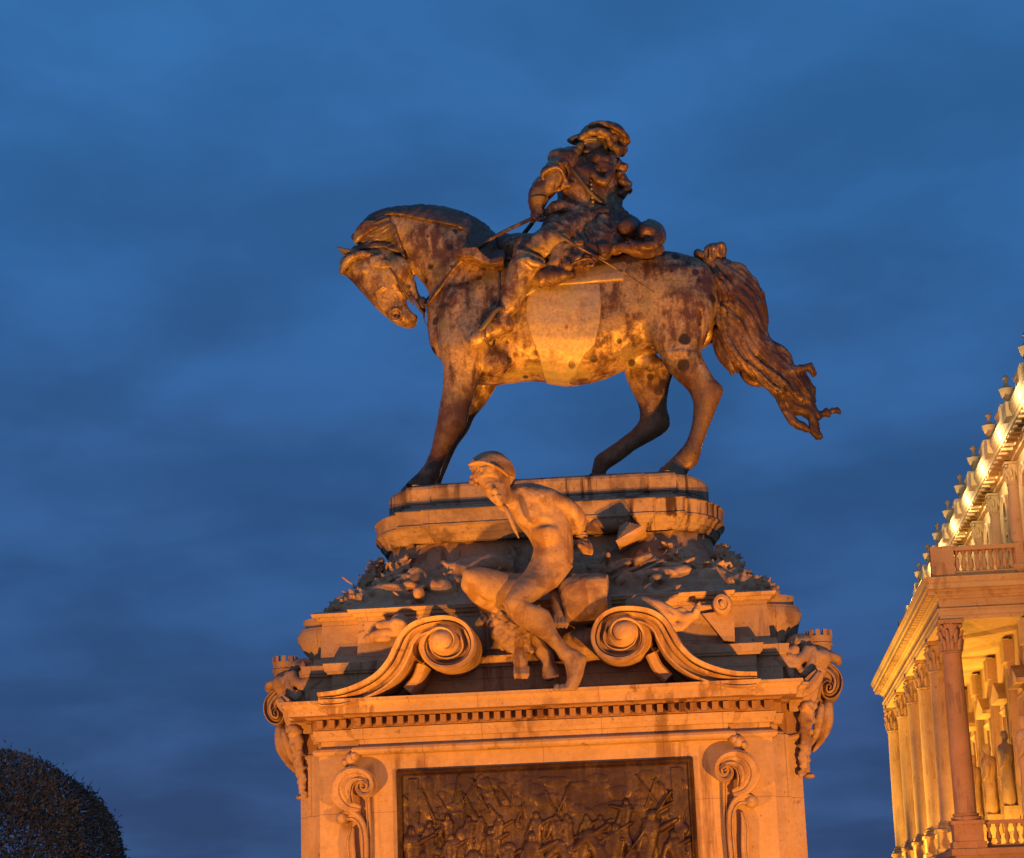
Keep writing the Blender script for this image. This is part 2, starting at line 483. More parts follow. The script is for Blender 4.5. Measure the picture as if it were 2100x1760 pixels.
M['stone_frieze'] = stone('dark_red_limestone', (0.34, 0.20, 0.115), (0.20, 0.11, 0.06), (0.09, 0.04, 0.024), 0.9, False)
M['stone_figure'] = stone('captive_limestone', (0.40, 0.275, 0.16), (0.20, 0.115, 0.06), (0.13, 0.06, 0.03), 0.75, False, 0.012, 0.75)
M['stone_upper'] = stone('weathered_limestone', (0.42, 0.30, 0.185), (0.18, 0.12, 0.075), (0.06, 0.032, 0.02), 1.0, True, 0.012, 0.45)

def bronze(name, pat, dark, black, cut=0.5, blot=1.0, bump=0.012, legs=False, fine=1.0):
    t = NT(name)
    n1 = t.noise(1.25, 6, 0.62, (1, 1, 0.75), 0.5)
    run = t.noise(1.6, 6, 0.68, (4.0, 4.0, 0.7), 0.3, (2, 5, 0))
    mid = t.noise(5.2 * fine, 6, 0.7, (1, 1, 0.8), 0.3, (4, 4, 9))
    mixv = t.math('ADD', t.math('ADD', t.math('MULTIPLY', n1, 0.36), t.math('MULTIPLY', run, 0.28)), t.math('MULTIPLY', mid, 0.36))
    f = t.ramp(mixv, cut - 0.055, cut + 0.055)
    c = t.mix(f, pat, dark)
    fin = t.ramp(t.noise(22, 4, 0.7), 0.38, 0.7, 0.0, 0.6)
    c = t.mix(fin, c, dark)
    gr = t.ramp(t.noise(2.2, 4, 0.6, (1, 1, 1), 0.2, (9, 1, 4)), 0.5, 0.68, 0, 0.55)
    c = t.mix(gr, c, tuple(a * b for a, b in zip(pat, (0.75, 0.9, 0.7))))
    if blot > 0:
        mp = t.n('ShaderNodeMapping'); t.set(mp.inputs[0], t.pos); mp.inputs['Scale'].default_value = (1, 0.6, 1)
        v = t.n('ShaderNodeTexVoronoi'); t.set(v.inputs['Vector'], mp.outputs[0]); v.inputs['Scale'].default_value = 1.9
        sepc = t.n('ShaderNodeSeparateColor'); t.set(sepc.inputs[0], v.outputs['Color'])
        rad = t.math('MULTIPLY', t.ramp(sepc.outputs[0], 0.35, 1.0, 0.0, 0.22), 1.0)
        wob = t.math('MULTIPLY', t.math('SUBTRACT', t.noise(11, 2), 0.5), 0.10)
        dd = t.math('SUBTRACT', t.math('ADD', v.outputs['Distance'], wob), rad)
        c = t.mix(t.math('MULTIPLY', t.ramp(dd, -0.03, 0.02, 1.0, 0.0), blot), c, black)
    if blot > 0.4:
        v2 = t.n('ShaderNodeTexVoronoi'); t.set(v2.inputs['Vector'], mp.outputs[0]); v2.inputs['Scale'].default_value = 4.6
        sp2 = t.n('ShaderNodeSeparateColor'); t.set(sp2.inputs[0], v2.outputs['Color'])
        d2 = t.math('SUBTRACT', t.math('ADD', v2.outputs['Distance'], wob), t.ramp(sp2.outputs[1], 0.35, 1.0, 0.0, 0.33))
        c = t.mix(t.math('MULTIPLY', t.ramp(d2, -0.04, 0.03, 1.0, 0.0), 0.85 * blot), c, black)
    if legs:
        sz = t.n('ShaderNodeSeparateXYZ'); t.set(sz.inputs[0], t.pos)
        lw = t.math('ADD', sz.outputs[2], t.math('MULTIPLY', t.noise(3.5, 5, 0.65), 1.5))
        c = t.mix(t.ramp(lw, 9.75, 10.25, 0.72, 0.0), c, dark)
    hh = t.math('ADD', t.noise(7, 6, 0.7), t.math('MULTIPLY', t.noise(40, 3, 0.6), 0.4))
    t.bump(hh, 0.6, bump)
    return t.done(c, t.ramp(mid, 0.35, 0.65, 0.36, 0.62), 0.3, 0.5)
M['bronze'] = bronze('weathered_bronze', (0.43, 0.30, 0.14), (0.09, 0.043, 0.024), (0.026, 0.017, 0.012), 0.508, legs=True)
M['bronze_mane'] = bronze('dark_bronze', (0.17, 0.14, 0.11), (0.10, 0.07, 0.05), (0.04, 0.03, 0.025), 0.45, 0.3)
M['bronze_cloth'] = bronze('washed_bronze', (0.42, 0.33, 0.20), (0.22, 0.14, 0.08), (0.06, 0.03, 0.02), 0.60, 0.8)
M['bronze_rider'] = bronze('brown_bronze', (0.34, 0.225, 0.115), (0.08, 0.04, 0.023), (0.025, 0.018, 0.014), 0.475, 0.5)
M['bronze_tail'] = bronze('tail_bronze', (0.25, 0.155, 0.085), (0.075, 0.036, 0.02), (0.04, 0.025, 0.02), 0.49, 0.2)
M['bronze_relief'] = bronze('relief_bronze', (0.10, 0.058, 0.027), (0.032, 0.014, 0.010), (0.022, 0.014, 0.012), 0.49, 0.0, fine=0.8)

def leafmat():
    t = NT('dark_leaf')
    c = t.mix(t.ramp(t.noise(3.0, 3), 0.35, 0.65), (0.080, 0.086, 0.072), (0.095, 0.094, 0.080))
    return t.done(c, 0.7, 0, 0.2)
M['leaf'] = leafmat()
t = NT('bark'); M['bark'] = t.done(t.mix(t.noise(9), (0.09, 0.06, 0.04), (0.18, 0.13, 0.09)), 0.9)
def paving():
    t = NT('granite_paving')
    br = t.n('ShaderNodeTexBrick'); t.set(br.inputs['Vector'], t.pos); br.inputs['Scale'].default_value = 1.6
    br.inputs['Color1'].default_value = (0.30, 0.26, 0.21, 1); br.inputs['Color2'].default_value = (0.36, 0.31, 0.25, 1); br.inputs['Mortar'].default_value = (0.15, 0.13, 0.11, 1)
    c = t.mix(t.ramp(t.noise(2), 0.3, 0.7, 0, 0.4), br.outputs[0], (0.2, 0.17, 0.14))
    return t.done(c, 0.8)
M['paving'] = paving()
M['facade'] = stone('palace_stone', (0.46, 0.34, 0.18), (0.30, 0.19, 0.10), (0.16, 0.08, 0.045), 0.4, False, 0.02)
M['facade_dark'] = stone('palace_stone_dimmed', (0.38, 0.235, 0.13), (0.22, 0.13, 0.08), (0.10, 0.055, 0.04), 0.4, False, 0.02)  # darker copy of the palace stone, weak light put into its colour
t = NT('window_glass'); M['glass'] = t.done((0.03, 0.032, 0.04), 0.12, 0, 0.6)
# ------------------------------------------------------------------ ground
g = MB(); S_ = 3000.0
g.add([(-S_, -S_, 0), (S_, -S_, 0), (S_, S_, 0), (-S_, S_, 0)], [(0, 1, 2, 3)])
tag(g.build('ground', M['paving']), kind='structure')

# ------------------------------------------------------------------ stone pedestal
YC = 2.2
ped = empty('stone_pedestal', (0, YC, 0), 'orange-lit carved limestone pedestal with scrolls, dentil cornice and bronze relief panel under the horse statue', 'pedestal')
def sym(pts):
    """front half outline from left to right -> closed outline mirrored to the back"""
    return list(pts) + [(x, 2 * YC - y) for x, y in reversed(pts)]
body_front = [(-3.24, 1.0), (-3.24, 0.55), (-3.08, 0.43), (-3.08, 0.26), (-3.0, 0.26), (-2.88, 0.12), (-2.88, 0.0), (2.88, 0.0), (2.88, 0.12), (3.0, 0.26), (3.08, 0.26), (3.08, 0.43), (3.24, 0.55), (3.24, 1.0)]
b = MB()
b.stack(sym(body_front), [(0.9, 0.14), (1.0, 0.10), (1.06, 0.02), (1.12, 0.0), (4.10, 0.0)])
b.build('shaft', M['stone'], ped)
b = MB()
b.stack(sym([(-3.7, -0.3), (3.7, -0.3)]), [(0.0, 0.9), (0.25, 0.9), (0.252, 0.55), (0.5, 0.55), (0.502, 0.2), (0.75, 0.18), (0.82, 0.05), (0.896, 0.02)])
b.build('stepped_base', M['stone'], ped)
# entablature with central break
ent_front = [(-3.0, 1.1), (-3.0, 0.62), (-2.98, 0.34), (-2.88, 0.30), (-2.88, 0.02), (-2.36, 0.02), (-2.36, -0.09), (2.36, -0.09), (2.36, 0.02), (2.88, 0.02), (2.88, 0.30), (2.98, 0.34), (3.0, 0.62), (3.0, 1.1)]
ent_prof = [(4.04, -0.03), (4.05, 0.03), (4.07, 0.06), (4.10, 0.075), (4.13, 0.06), (4.15, 0.03), (4.16, -0.02), (4.235, -0.02), (4.24, 0.035), (4.29, 0.045), (4.30, 0.06), (4.37, 0.07),
            (4.375, 0.05), (4.505, 0.05), (4.51, 0.13), (4.535, 0.16), (4.54, 0.33), (4.60, 0.335), (4.605, 0.345), (4.62, 0.345), (4.64, 0.37), (4.68, 0.395), (4.685, 0.42), (4.72, 0.42), (4.745, 0.10)]
b = MB(); b.stack(sym(ent_front), ent_prof)
for s_ in (-1, 1):
    for y0_ in (0.5, 2 * YC - 1.35):
        b.box(min(s_ * 2.9, s_ * 3.33), max(s_ * 2.9, s_ * 3.33), y0_, y0_ + 0.85, 4.02, 4.98)
# dentils
def dent(x0, x1, y, step=0.135):
    n = int((x1 - x0) / step)
    for i in range(n):
        x = x0 + (i + 0.5) * (x1 - x0) / n
        b.box(x - 0.036, x + 0.036, y - 0.10, y + 0.02, 4.395, 4.497)
dent(-2.40, 2.40, -0.14); dent(-2.92, -2.46, -0.03); dent(2.46, 2.92, -0.03)
for s_ in (-1, 1):
    for i in range(22):
        yy = 0.9 + i * 0.135
        b.box(s_ * 3.05 - 0.06, s_ * 3.05 + 0.06, yy - 0.036, yy + 0.036, 4.395, 4.497)
cor = b.build('cornice', M['stone'], ped)
cor.data.materials.append(M['stone_frieze'])                      # overhang shade and red-brown stain put into the dentil band's colour
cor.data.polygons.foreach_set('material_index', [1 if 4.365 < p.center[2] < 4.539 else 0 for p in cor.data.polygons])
# field behind the scrolls
b = MB()
b.stack(sym([(-3.08, 0.9), (-3.08, 0.42), (-2.75, 0.42), (-2.75, 0.24), (2.75, 0.24), (2.75, 0.42), (3.08, 0.42), (3.08, 0.9)]),
        [(4.70, 0.12), (4.80, 0.10), (4.83, 0.0), (5.12, 0.0), (5.125, 0.05), (5.15, 0.06), (5.16, 0.08), (5.26, 0.10), (5.262, 0.05), (5.30, -0.04), (5.36, -0.05)])
b.build('attic_base', M['stone'], ped)
b = MB()
b.stack(sym([(-2.95, 0.9), (-2.95, 0.52), (-2.42, 0.52), (-2.42, 0.30), (2.42, 0.30), (2.42, 0.52), (2.95, 0.52), (2.95, 0.9)]),
        [(5.35, 0.02), (5.37, 0.0), (5.86, -0.02), (5.87, 0.03), (5.91, 0.05), (5.915, 0.09), (5.96, 0.11), (5.99, 0.05)])
for s_ in (-1, 1):
    pr = [(0.30, 5.36), (0.62, 5.37), (0.64, 5.45), (0.72, 5.54), (0.80, 5.66), (0.82, 5.75), (0.78, 5.84), (0.70, 5.88), (0.705, 5.91), (0.735, 5.93), (0.735, 5.975), (0.6, 6.0)]
    for yy in (1.15, 2 * YC - 1.15):
        b.rings([[(s_ * (2.57) + r * math.cos(2 * math.pi * i / 40) * 1.0, yy + 0.62 * r * math.sin(2 * math.pi * i / 40), z) for i in range(40)] for r, z in pr])
    b.rings([[(s_ * 2.57 + s_ * r * q, yy, z) for q, yy in ((0.99, 1.15), (0.99, 3.25), (0.2, 3.25), (0.2, 1.15))] for r, z in pr])
b.build('attic_block', M['stone'], ped, True, 32)
# sloping mound up to the neck
def oval(lx, ly, rx, step=0.0):
    pts = []
    for i in range(0, 13):
        t_ = math.pi + (math.pi / 2) * i / 12
        pts.append((-(lx - rx) + rx * math.cos(t_), YC + ly * math.sin(t_)))
    fr = pts + [(-x, y) for x, y in reversed(pts)]
    if step:
        yb = YC - ly
        mid = [(-1.83, yb), (-1.83, yb - step), (-1.47, yb - step), (-1.47, yb - 2 * step), (1.40, yb - 2 * step), (1.40, yb - step), (1.80, yb - step), (1.80, yb)]
        fr = pts[:-1] + [(-(lx - rx), yb)] + mid + [((lx - rx), yb)] + [(-x, y) for x, y in reversed(pts)][1:]
    out = sym(fr)
    keep = []
    for q in out:
        if not keep or (abs(q[0] - keep[-1][0]) + abs(q[1] - keep[-1][1])) > 1e-4: keep.append(q)
    if abs(keep[0][0] - keep[-1][0]) + abs(keep[0][1] - keep[-1][1]) < 1e-4: keep.pop()
    return keep
b = MB()
def ovr(lx, ly, rx, z, n=72):
    p = oval(lx, ly, rx); return [(x, y, z) for x, y in p]
NECK = [np.array(ovr(*q)) for q in ((3.12, 1.78, 0.9, 5.95), (3.05, 1.70, 0.85, 6.08), (2.78, 1.55, 0.8, 6.22), (2.55, 1.34, 0.75, 6.42), (2.40, 1.14, 0.7, 6.62), (2.30, 1.04, 0.65, 6.82), (2.26, 1.0, 0.6, 7.0))]
nk = Sculpt((-3.3, 0.2, 5.9), (3.3, 4.2, 7.05), 0.018)
nk.mesh(NECK, 0.02)
rnd = random.Random(31)
for k_ in range(150):                                            # shields, shafts, folds and plumes carved on the slope
    s_ = rnd.choice((-1, 1)); f_ = rnd.random(); x_ = s_ * rnd.uniform(0.2, 2.75); z_ = 5.98 + 0.95 * (1 - abs(x_) / 3.2) * (0.35 + 0.65 * f_)
    i_ = min(int((z_ - 5.95) / 1.05 * 6), 5); y_ = YC - (1.78, 1.66, 1.48, 1.28, 1.12, 1.03)[i_] + 0.06 + max(0, abs(x_) - 1.8) * 0.35
    p_ = np.array([x_, y_, z_]); t_ = rnd.random()
    if t_ < 0.22: nk.ell(p_, (rnd.uniform(.10, .22), .09, rnd.uniform(.10, .18)), 0.02, ang=rnd.uniform(-1, 1))
    elif t_ < 0.5:
        d_ = np.array([rnd.uniform(-1, 1), 0.15, rnd.uniform(-.2, .6)]); d_ /= np.linalg.norm(d_); nk.cone(p_ - d_ * .3, 0.028, p_ + d_ * rnd.uniform(.15, .5), 0.022, 0.012)
    else:
        d_ = np.array([rnd.uniform(-1, 1), rnd.uniform(-.2, .2), rnd.uniform(-1, .5)]) * 0.24
        nk.path([p_ - d_, p_ + np.array([0, -0.07, 0.02]), p_ + d_ * 0.8, p_ + d_ * 1.2 + np.array([0.06 * s_, 0.03, -0.04])], [0.018, 0.045, 0.036, 0.012], 0.02, cr=3)
nk.build('sloping_neck', M['stone_carved'], ped, lambda P, N: np.clip((6.86 - P[:, 2]) * 3, 0, 1) * (0.022 * fnoise(P, 4.5, 4, 5)))
b = MB()
b.stack(oval(2.30, 1.05, 0.62, 0.05), [(6.965, -0.06), (6.97, 0.015), (7.0, 0.03), (7.03, 0.055), (7.06, 0.06), (7.065, 0.085), (7.12, 0.105), (7.15, 0.135), (7.155, 0.15), (7.185, 0.15), (7.19, 0.13), (7.365, 0.14), (7.37, 0.16), (7.385, 0.155), (7.40, 0.08), (7.47, -0.02), (7.50, -0.03)])
b.build('moulded_band', M['stone_upper'], ped)
b = MB()
b.stack(oval(2.22, 0.99, 0.6, 0.05), [(7.49, 0.0), (7.50, 0.015), (7.515, 0.02), (7.52, 0.035), (7.72, 0.035), (7.76, 0.02), (7.79, -0.03), (7.80, -0.06)])
b.build('plinth_slab', M['stone_upper'], ped)

# ------------------------------------------------------------------ broken pediment scrolls
def xz(pts, Y):
    return np.array([un(*q, Y)[[0, 2]] for q in pts])
BAND = [(-1, 0), (-1, 0.86), (-0.86, 0.95), (-0.70, 0.95), (-0.66, 0.82), (-0.20, 0.80), (-0.12, 0.88), (0.22, 0.94), (0.28, 0.84), (0.36, 0.84), (0.42, 1.0), (0.86, 1.02), (1, 0.94), (1, 0)]
def swan(side):
    Y0 = -0.42
    raw = [(418, 716), (560, 704), (700, 662), (830, 590), (925, 490), (975, 390), (1010, 315), (1075, 255), (1180, 222), (1290, 218), (1375, 260), (1412, 345), (1395, 420), (1330, 470), (1240, 480), (1165, 440), (1140, 372), (1165, 310), (1225, 275), (1285, 290), (1310, 335), (1285, 375), (1240, 370)]
    wid = [0.095, 0.11, 0.12, 0.125, 0.135, 0.135, 0.125, 0.115, 0.105, 0.10, 0.095, 0.095, 0.09, 0.085, 0.08, 0.072, 0.066, 0.06, 0.055, 0.05, 0.045, 0.04, 0.03]
    dep = [0.80 + 0.006 * i for i in range(23)]
    p = xz([Z7(*q) for q in raw], Y0)
    q = crom(np.column_stack([p, wid, dep]), 6)
    m = MB()
    pts = q[:, :2].copy(); c = xz([Z7(1243, 335)], Y0)[0]
    if side > 0:
        sh = 0.05
        pts[:, 0] = -pts[:, 0] - sh; c[0] = -c[0] - sh
    prof = BAND if side < 0 else [(-a, d) for a, d in reversed(BAND)]
    m.sweep(pts, q[:, 2], q[:, 3], prof, 0.26)
    # disc filling the scroll and its boss
    n = 36
    m.rings([[(c[0] + r * math.cos(2 * math.pi * i / n), y, c[1] + r * math.sin(2 * math.pi * i / n)) for i in range(n)] for r, y in ((0.34, 0.3), (0.34, -0.38), (0.30, -0.44), (0.22, -0.50), (0.15, -0.60), (0.125, -0.66), (0.09, -0.70), (0.03, -0.72))])
    # bracket strip under the band
    br = xz([Z7(*k) for k in ((1085, 470), (1050, 560), (985, 640))], Y0)
    if side > 0: br[:, 0] = -br[:, 0] - 0.05
    m.sweep(crom(br, 5), 0.075, 0.54, [(-1, 0), (-1, 0.9), (-0.6, 1), (0.6, 1), (1, 0.9), (1, 0)], 0.26)
    return m.build('scroll_pediment', M['stone_carved'], ped, True, 35)
swan(-1); swan(1)

# ------------------------------------------------------------------ console brackets beside the relief
def console(side):
    Y0 = -0.05
    m = MB()
    def pl(raw):
        p = xz([Z7(*q) for q in raw], Y0)
        if side > 0: p[:, 0] = -p[:, 0] + 0.005
        return p
    fl = (lambda pr: pr) if side < 0 else (lambda pr: [(-a, d) for a, d in reversed(pr)])
    MO = [(-1, 0), (-1, 0.85), (-0.75, 0.97), (-0.5, 0.97), (-0.4, 0.8), (0.1, 0.8), (0.2, 0.92), (0.7, 1.0), (1, 0.9), (1, 0)]
    raw = [(690, 1432), (622, 1412), (580, 1355), (578, 1290), (612, 1235), (675, 1212), (735, 1228), (768, 1275), (760, 1318), (722, 1332), (696, 1302), (712, 1272), (738, 1285)]
    wid = [0.04, 0.085, 0.12, 0.13, 0.12, 0.10, 0.085, 0.07, 0.06, 0.055, 0.045, 0.038, 0.03]
    dep = [0.16, 0.22, 0.27, 0.30, 0.31, 0.31, 0.30, 0.29, 0.29, 0.30, 0.31, 0.32, 0.33]
    q = crom(np.column_stack([pl(raw), wid, dep]), 6)
    m.sweep(q[:, :2], q[:, 2], q[:, 3], fl(MO), 0.02)
    # second inner leaf of the scroll
    raw = [(650, 1400), (632, 1340), (642, 1280), (676, 1256)]
    q = crom(np.column_stack([pl(raw), [0.02, 0.05, 0.05, 0.03]]), 6)
    m.sweep(q[:, :2], q[:, 2], 0.24, fl(MO), 0.02)
    # strap running down
    raw = [(562, 1500), (600, 1480), (655, 1484), (698, 1530), (718, 1600), (724, 1700), (722, 1850), (720, 2100), (716, 2500), (714, 3000)]
    q = crom(np.column_stack([pl(raw), [0.05, 0.065, 0.06, 0.05, 0.045, 0.045, 0.045, 0.045, 0.045, 0.045]]), 5)
    m.sweep(q[:, :2], q[:, 2], 0.17, fl(MO), 0.02)
    raw = [(640, 1560), (628, 1660), (638, 1800), (640, 2100), (640, 2500), (640, 3000)]
    q = crom(np.column_stack([pl(raw), [0.02, 0.05, 0.05, 0.05, 0.05, 0.05]]), 5)
    m.sweep(q[:, :2], q[:, 2], 0.14, fl(MO), 0.02)
    raw = [(735, 1345), (740, 1420), (745, 1520), (748, 1700), (748, 2100), (748, 3000)]
    q = crom(np.column_stack([pl(raw), [0.03, 0.028, 0.028, 0.028, 0.028, 0.028]]), 5)
    m.sweep(q[:, :2], q[:, 2], 0.10, fl(MO), 0.02)
    # bud at the top and knob below
    for (x, y), r in (((628, 1105), 0.085), ((598, 1130), 0.06), ((655, 1085), 0.065), ((640, 1160), 0.06), ((610, 1185), 0.05), ((575, 1497), 0.085)):
        c = pl([(x, y)])[0]; m.ball((c[0], -0.08, c[1]), (r, 0.12, r))
    return m.build('console', M['stone_carved'], ped, True, 38)
console(-1); console(1)

# ------------------------------------------------------------------ bronze relief panel
PX, PZ0, PZ1 = 1.865, 1.7, 3.82
rp = link('relief_panel', [(-PX, -0.012, PZ0), (PX, -0.012, PZ0), (PX, -0.012, PZ1), (-PX, -0.012, PZ1)], [(0, 1, 2, 3)], M['bronze_relief'], ped)
def relief():
    nx, nz = 460, 260
    xs = np.linspace(-PX + 0.07, PX - 0.07, nx); zs = np.linspace(PZ0 + 0.05, PZ1 - 0.06, nz)
    X, Z = np.meshgrid(xs, zs, indexing='ij')
    H = np.zeros_like(X)
    rnd = random.Random(5)
    def blob(x, z, rx, rz, h, a=0.0):
        ca, sa = math.cos(a), math.sin(a)
        u = ((X - x) * ca + (Z - z) * sa) / rx; v = (-(X - x) * sa + (Z - z) * ca) / rz
        np.maximum(H, h * np.sqrt(np.clip(1 - u * u - v * v, 0, 1)), out=H)
    def limb(a, c, r0, r1, h):
        ns = max(8, int(3 * math.hypot(c[0] - a[0], c[1] - a[1]) / min(r0, r1)))
        for i in range(ns + 1):
            t_ = i / ns; blob(a[0] + (c[0] - a[0]) * t_, a[1] + (c[1] - a[1]) * t_, r0 + (r1 - r0) * t_, r0 + (r1 - r0) * t_, h)
    def at(zx, zy):
        p = un(*ZD(zx, zy), 0.0); return p[0], p[2]
    def man(zx, zy, s, lean=0.0, horse=False, arm=1):
        x, z = at(zx, zy)
        blob(x, z, 0.055 * s, 0.068 * s, 0.085 * s)
        hx, hz = x - lean * 0.3, z - 0.20 * s
        limb((x - lean * 0.05, z - 0.10 * s), (hx, z - 0.42 * s), 0.10 * s, 0.085 * s, 0.085 * s)
        limb((x + 0.08 * s, z - 0.13 * s), (x + arm * 0.24 * s, z - 0.05 * s), 0.04 * s, 0.03 * s, 0.075 * s)
        limb((x - 0.08 * s, z - 0.13 * s), (x - 0.16 * s, z - 0.33 * s), 0.04 * s, 0.035 * s, 0.07 * s)
        if horse:
            blob(hx - 0.1 * s, z - 0.55 * s, 0.36 * s, 0.17 * s, 0.10 * s)
            limb((hx - 0.38 * s, z - 0.48 * s), (hx - 0.55 * s, z - 0.18 * s), 0.11 * s, 0.07 * s, 0.09 * s)
            limb((hx - 0.55 * s, z - 0.16 * s), (hx - 0.70 * s, z - 0.30 * s), 0.07 * s, 0.045 * s, 0.09 * s)
            for dx in (-0.36, -0.28, 0.12, 0.2):
                limb((hx + dx * s, z - 0.6 * s), (hx + (dx - 0.08) * s, z - 0.95 * s), 0.055 * s, 0.03 * s, 0.08 * s)
        else:
            limb((hx, z - 0.42 * s), (hx - 0.09 * s, z - 0.85 * s), 0.07 * s, 0.045 * s, 0.08 * s)
            limb((hx, z - 0.42 * s), (hx + 0.12 * s, z - 0.83 * s), 0.07 * s, 0.045 * s, 0.08 * s)
    man(185, 520, 1.2); man(975, 560, 1.3, 0.1, True); man(1000, 420, 0.8); man(1130, 430, 0.75); man(700, 520, 0.9); man(440, 560, 0.9); man(300, 480, 0.8, 0.05)
    man(1520, 500, 1.1, 0.3, True, -1); man(1760, 420, 1.25, 0.35, True); man(1300, 560, 1.1, 0.2, True); man(1900, 540, 1.0, -0.2); man(620, 690, 1.2, 0.1, True); man(1620, 640, 1.0, 0.2); man(260, 680, 1.1); man(820, 620, 0.8); man(1180, 540, 0.7); man(1420, 430, 0.6); man(560, 440, 0.6)
    limb(at(1590, 690), at(1885, 265), 0.022, 0.018, 0.10); limb(at(1200, 660), at(1470, 480), 0.06, 0.04, 0.09); limb(at(1460, 570), at(1620, 470), 0.05, 0.03, 0.09)
    limb(at(1790, 390), at(1900, 330), 0.03, 0.02, 0.08)
    for _ in range(120):
        x = rnd.uniform(-1.75, 1.75); z = rnd.uniform(1.7, 3.25 - 0.2 * abs(math.sin(x * 2))); r = rnd.uniform(0.03, 0.10)
        blob(x, z, r * rnd.uniform(0.5, 1.4), r * rnd.uniform(0.6, 1.6), r * 0.6, rnd.uniform(0, 3))
    for zx, zy, s_ in ((420, 430, .7), (760, 440, .7), (1200, 430, .7), (1330, 430, .7), (1590, 330, .8), (640, 440, .6)):
        man(zx, zy, s_, rnd.uniform(-.2, .2), False, rnd.choice((-1, 1)))
    for _ in range(26):
        x = rnd.uniform(-1.6, 1.6); z = rnd.uniform(2.9, 3.45); limb((x, z), (x + rnd.uniform(-.25, .25), z + rnd.uniform(.15, .4)), 0.014, 0.010, 0.05)
    for _ in range(60):
        x = rnd.uniform(-1.75, 1.75); z = rnd.uniform(3.2, 3.68); blob(x, z, rnd.uniform(.05, .16), rnd.uniform(.03, .09), 0.015)
    # pillars at both ends
    for x in (-1.67, 1.66):
        np.maximum(H, np.where((np.abs(X - x) < 0.06) & (Z < 3.72), 0.05, 0), out=H)
    pts = np.column_stack([X.ravel(), Z.ravel(), np.zeros(X.size)])
    H += 0.009 * fnoise(pts, 6.5, 4, 3).reshape(X.shape) * np.clip((3.72 - Z) * 1.6, 0.25, 1)
    H = np.clip(H, -0.02, 0.16)
    V = np.column_stack([X.ravel(), (-0.028 - 0.75 * H).ravel(), Z.ravel()])
    F = [(i * nz + j, (i + 1) * nz + j, (i + 1) * nz + j + 1, i * nz + j + 1) for i in range(nx - 1) for j in range(nz - 1)]
    return link('relief_scene', V, F, M['bronze_relief'], rp, True)
relief()
fr = MB()
for q in (((-PX, PZ1), (PX, PZ1)), ((-PX, PZ0), (-PX, PZ1)), ((PX, PZ0), (PX, PZ1))):
    pass
def frame_ring(inset, y):
    return [(-PX + inset, y, PZ0 + inset), (PX - inset, y, PZ0 + inset), (PX - inset, y, PZ1 - inset), (-PX + inset, y, PZ1 - inset)]
fr.rings([frame_ring(-0.015, 0.01), frame_ring(-0.015, -0.045), frame_ring(0.012, -0.075), frame_ring(0.035, -0.05), frame_ring(0.05, -0.06), frame_ring(0.068, -0.026), frame_ring(0.09, -0.018)], cap=False)
fr.build('panel_frame', M['bronze_relief'], rp)
# ------------------------------------------------------------------ bronze equestrian statue
statue = empty('equestrian_statue', (0, YC, 7.8), 'weathered bronze horse carrying a rider in a cocked hat on the pedestal top', 'statue')
ZT = 7.80
def P3(z, x, y, Y): return un(*z(x, y), Y)
YN, YF = YC - 0.46, YC + 0.46
H = Sculpt((-2.95, YC - 1.15, ZT - 0.03), (2.75, YC + 1.15, 12.25), 0.0165)
# trunk: (x, top, bottom, half width)
H.loft([(PP(878, 628), PP(880, 690), 0.22, YC), (PP(890, 596), PP(896, 728), 0.36, YC), (PP(918, 566), PP(926, 764), 0.47, YC), (PP(965, 545), PP(968, 786), 0.56, YC), (PP(1020, 528), PP(1022, 788), 0.60, YC),
        (PP(1090, 530), PP(1092, 779), 0.66, YC), (PP(1180, 540), PP(1180, 787), 0.71, YC), (PP(1250, 534), PP(1250, 770), 0.69, YC), (PP(1310, 522), PP(1310, 738), 0.62, YC), (PP(1365, 520), PP(1365, 716), 0.56, YC),
        (PP(1412, 528), PP(1412, 700), 0.52, YC), (PP(1448, 545), PP(1448, 690), 0.44, YC), (PP(1473, 578), PP(1473, 665), 0.28, YC)], 0.05, ex=2.25)
# neck
H.loft([(Z1(1030, 850), Z1(720, 1330), 0.46, YC), (Z1(940, 745), Z1(625, 1190), 0.40, YC), (Z1(790, 664), Z1(580, 1090), 0.33, YC), (Z1(610, 624), Z1(512, 1010), 0.27, YC), (Z1(460, 628), Z1(450, 900), 0.235, YC), (Z1(330, 655), Z1(400, 830), 0.21, YC), (Z1(225, 715), Z1(340, 830), 0.18, YC), (Z1(160, 800), Z1(270, 850), 0.12, YC)], 0.06)
# head
H.loft([(Z3(300, 640), Z3(760, 620), 0.15, YC), (Z3(170, 770), Z3(850, 740), 0.215, YC), (Z3(150, 850), Z3(905, 840), 0.245, YC), (Z3(215, 935), Z3(945, 930), 0.25, YC), (Z3(320, 1040), Z3(955, 1020), 0.235, YC), (Z3(430, 1170), Z3(930, 1110), 0.20, YC), (Z3(545, 1295), Z3(890, 1190), 0.165, YC), (Z3(640, 1378), Z3(915, 1270), 0.155, YC), (Z3(740, 1448), Z3(965, 1330), 0.155, YC), (Z3(830, 1478), Z3(985, 1385), 0.135, YC), (Z3(893, 1492), Z3(962, 1440), 0.08, YC)], 0.04)
H.loft([(Z3(810, 1000), Z3(965, 985), 0.13, YC), (Z3(870, 1120), Z3(990, 1090), 0.12, YC), (Z3(945, 1220), Z3(1035, 1180), 0.10, YC), (Z3(1005, 1310), Z3(1072, 1285), 0.085, YC), (Z3(1035, 1335), Z3(1062, 1325), 0.04, YC)], 0.03)
hy = YC - 0.21
H.ell(P3(Z3, 760, 860, YC - 0.14), (0.20, 0.14, 0.22), 0.04)                       # cheek
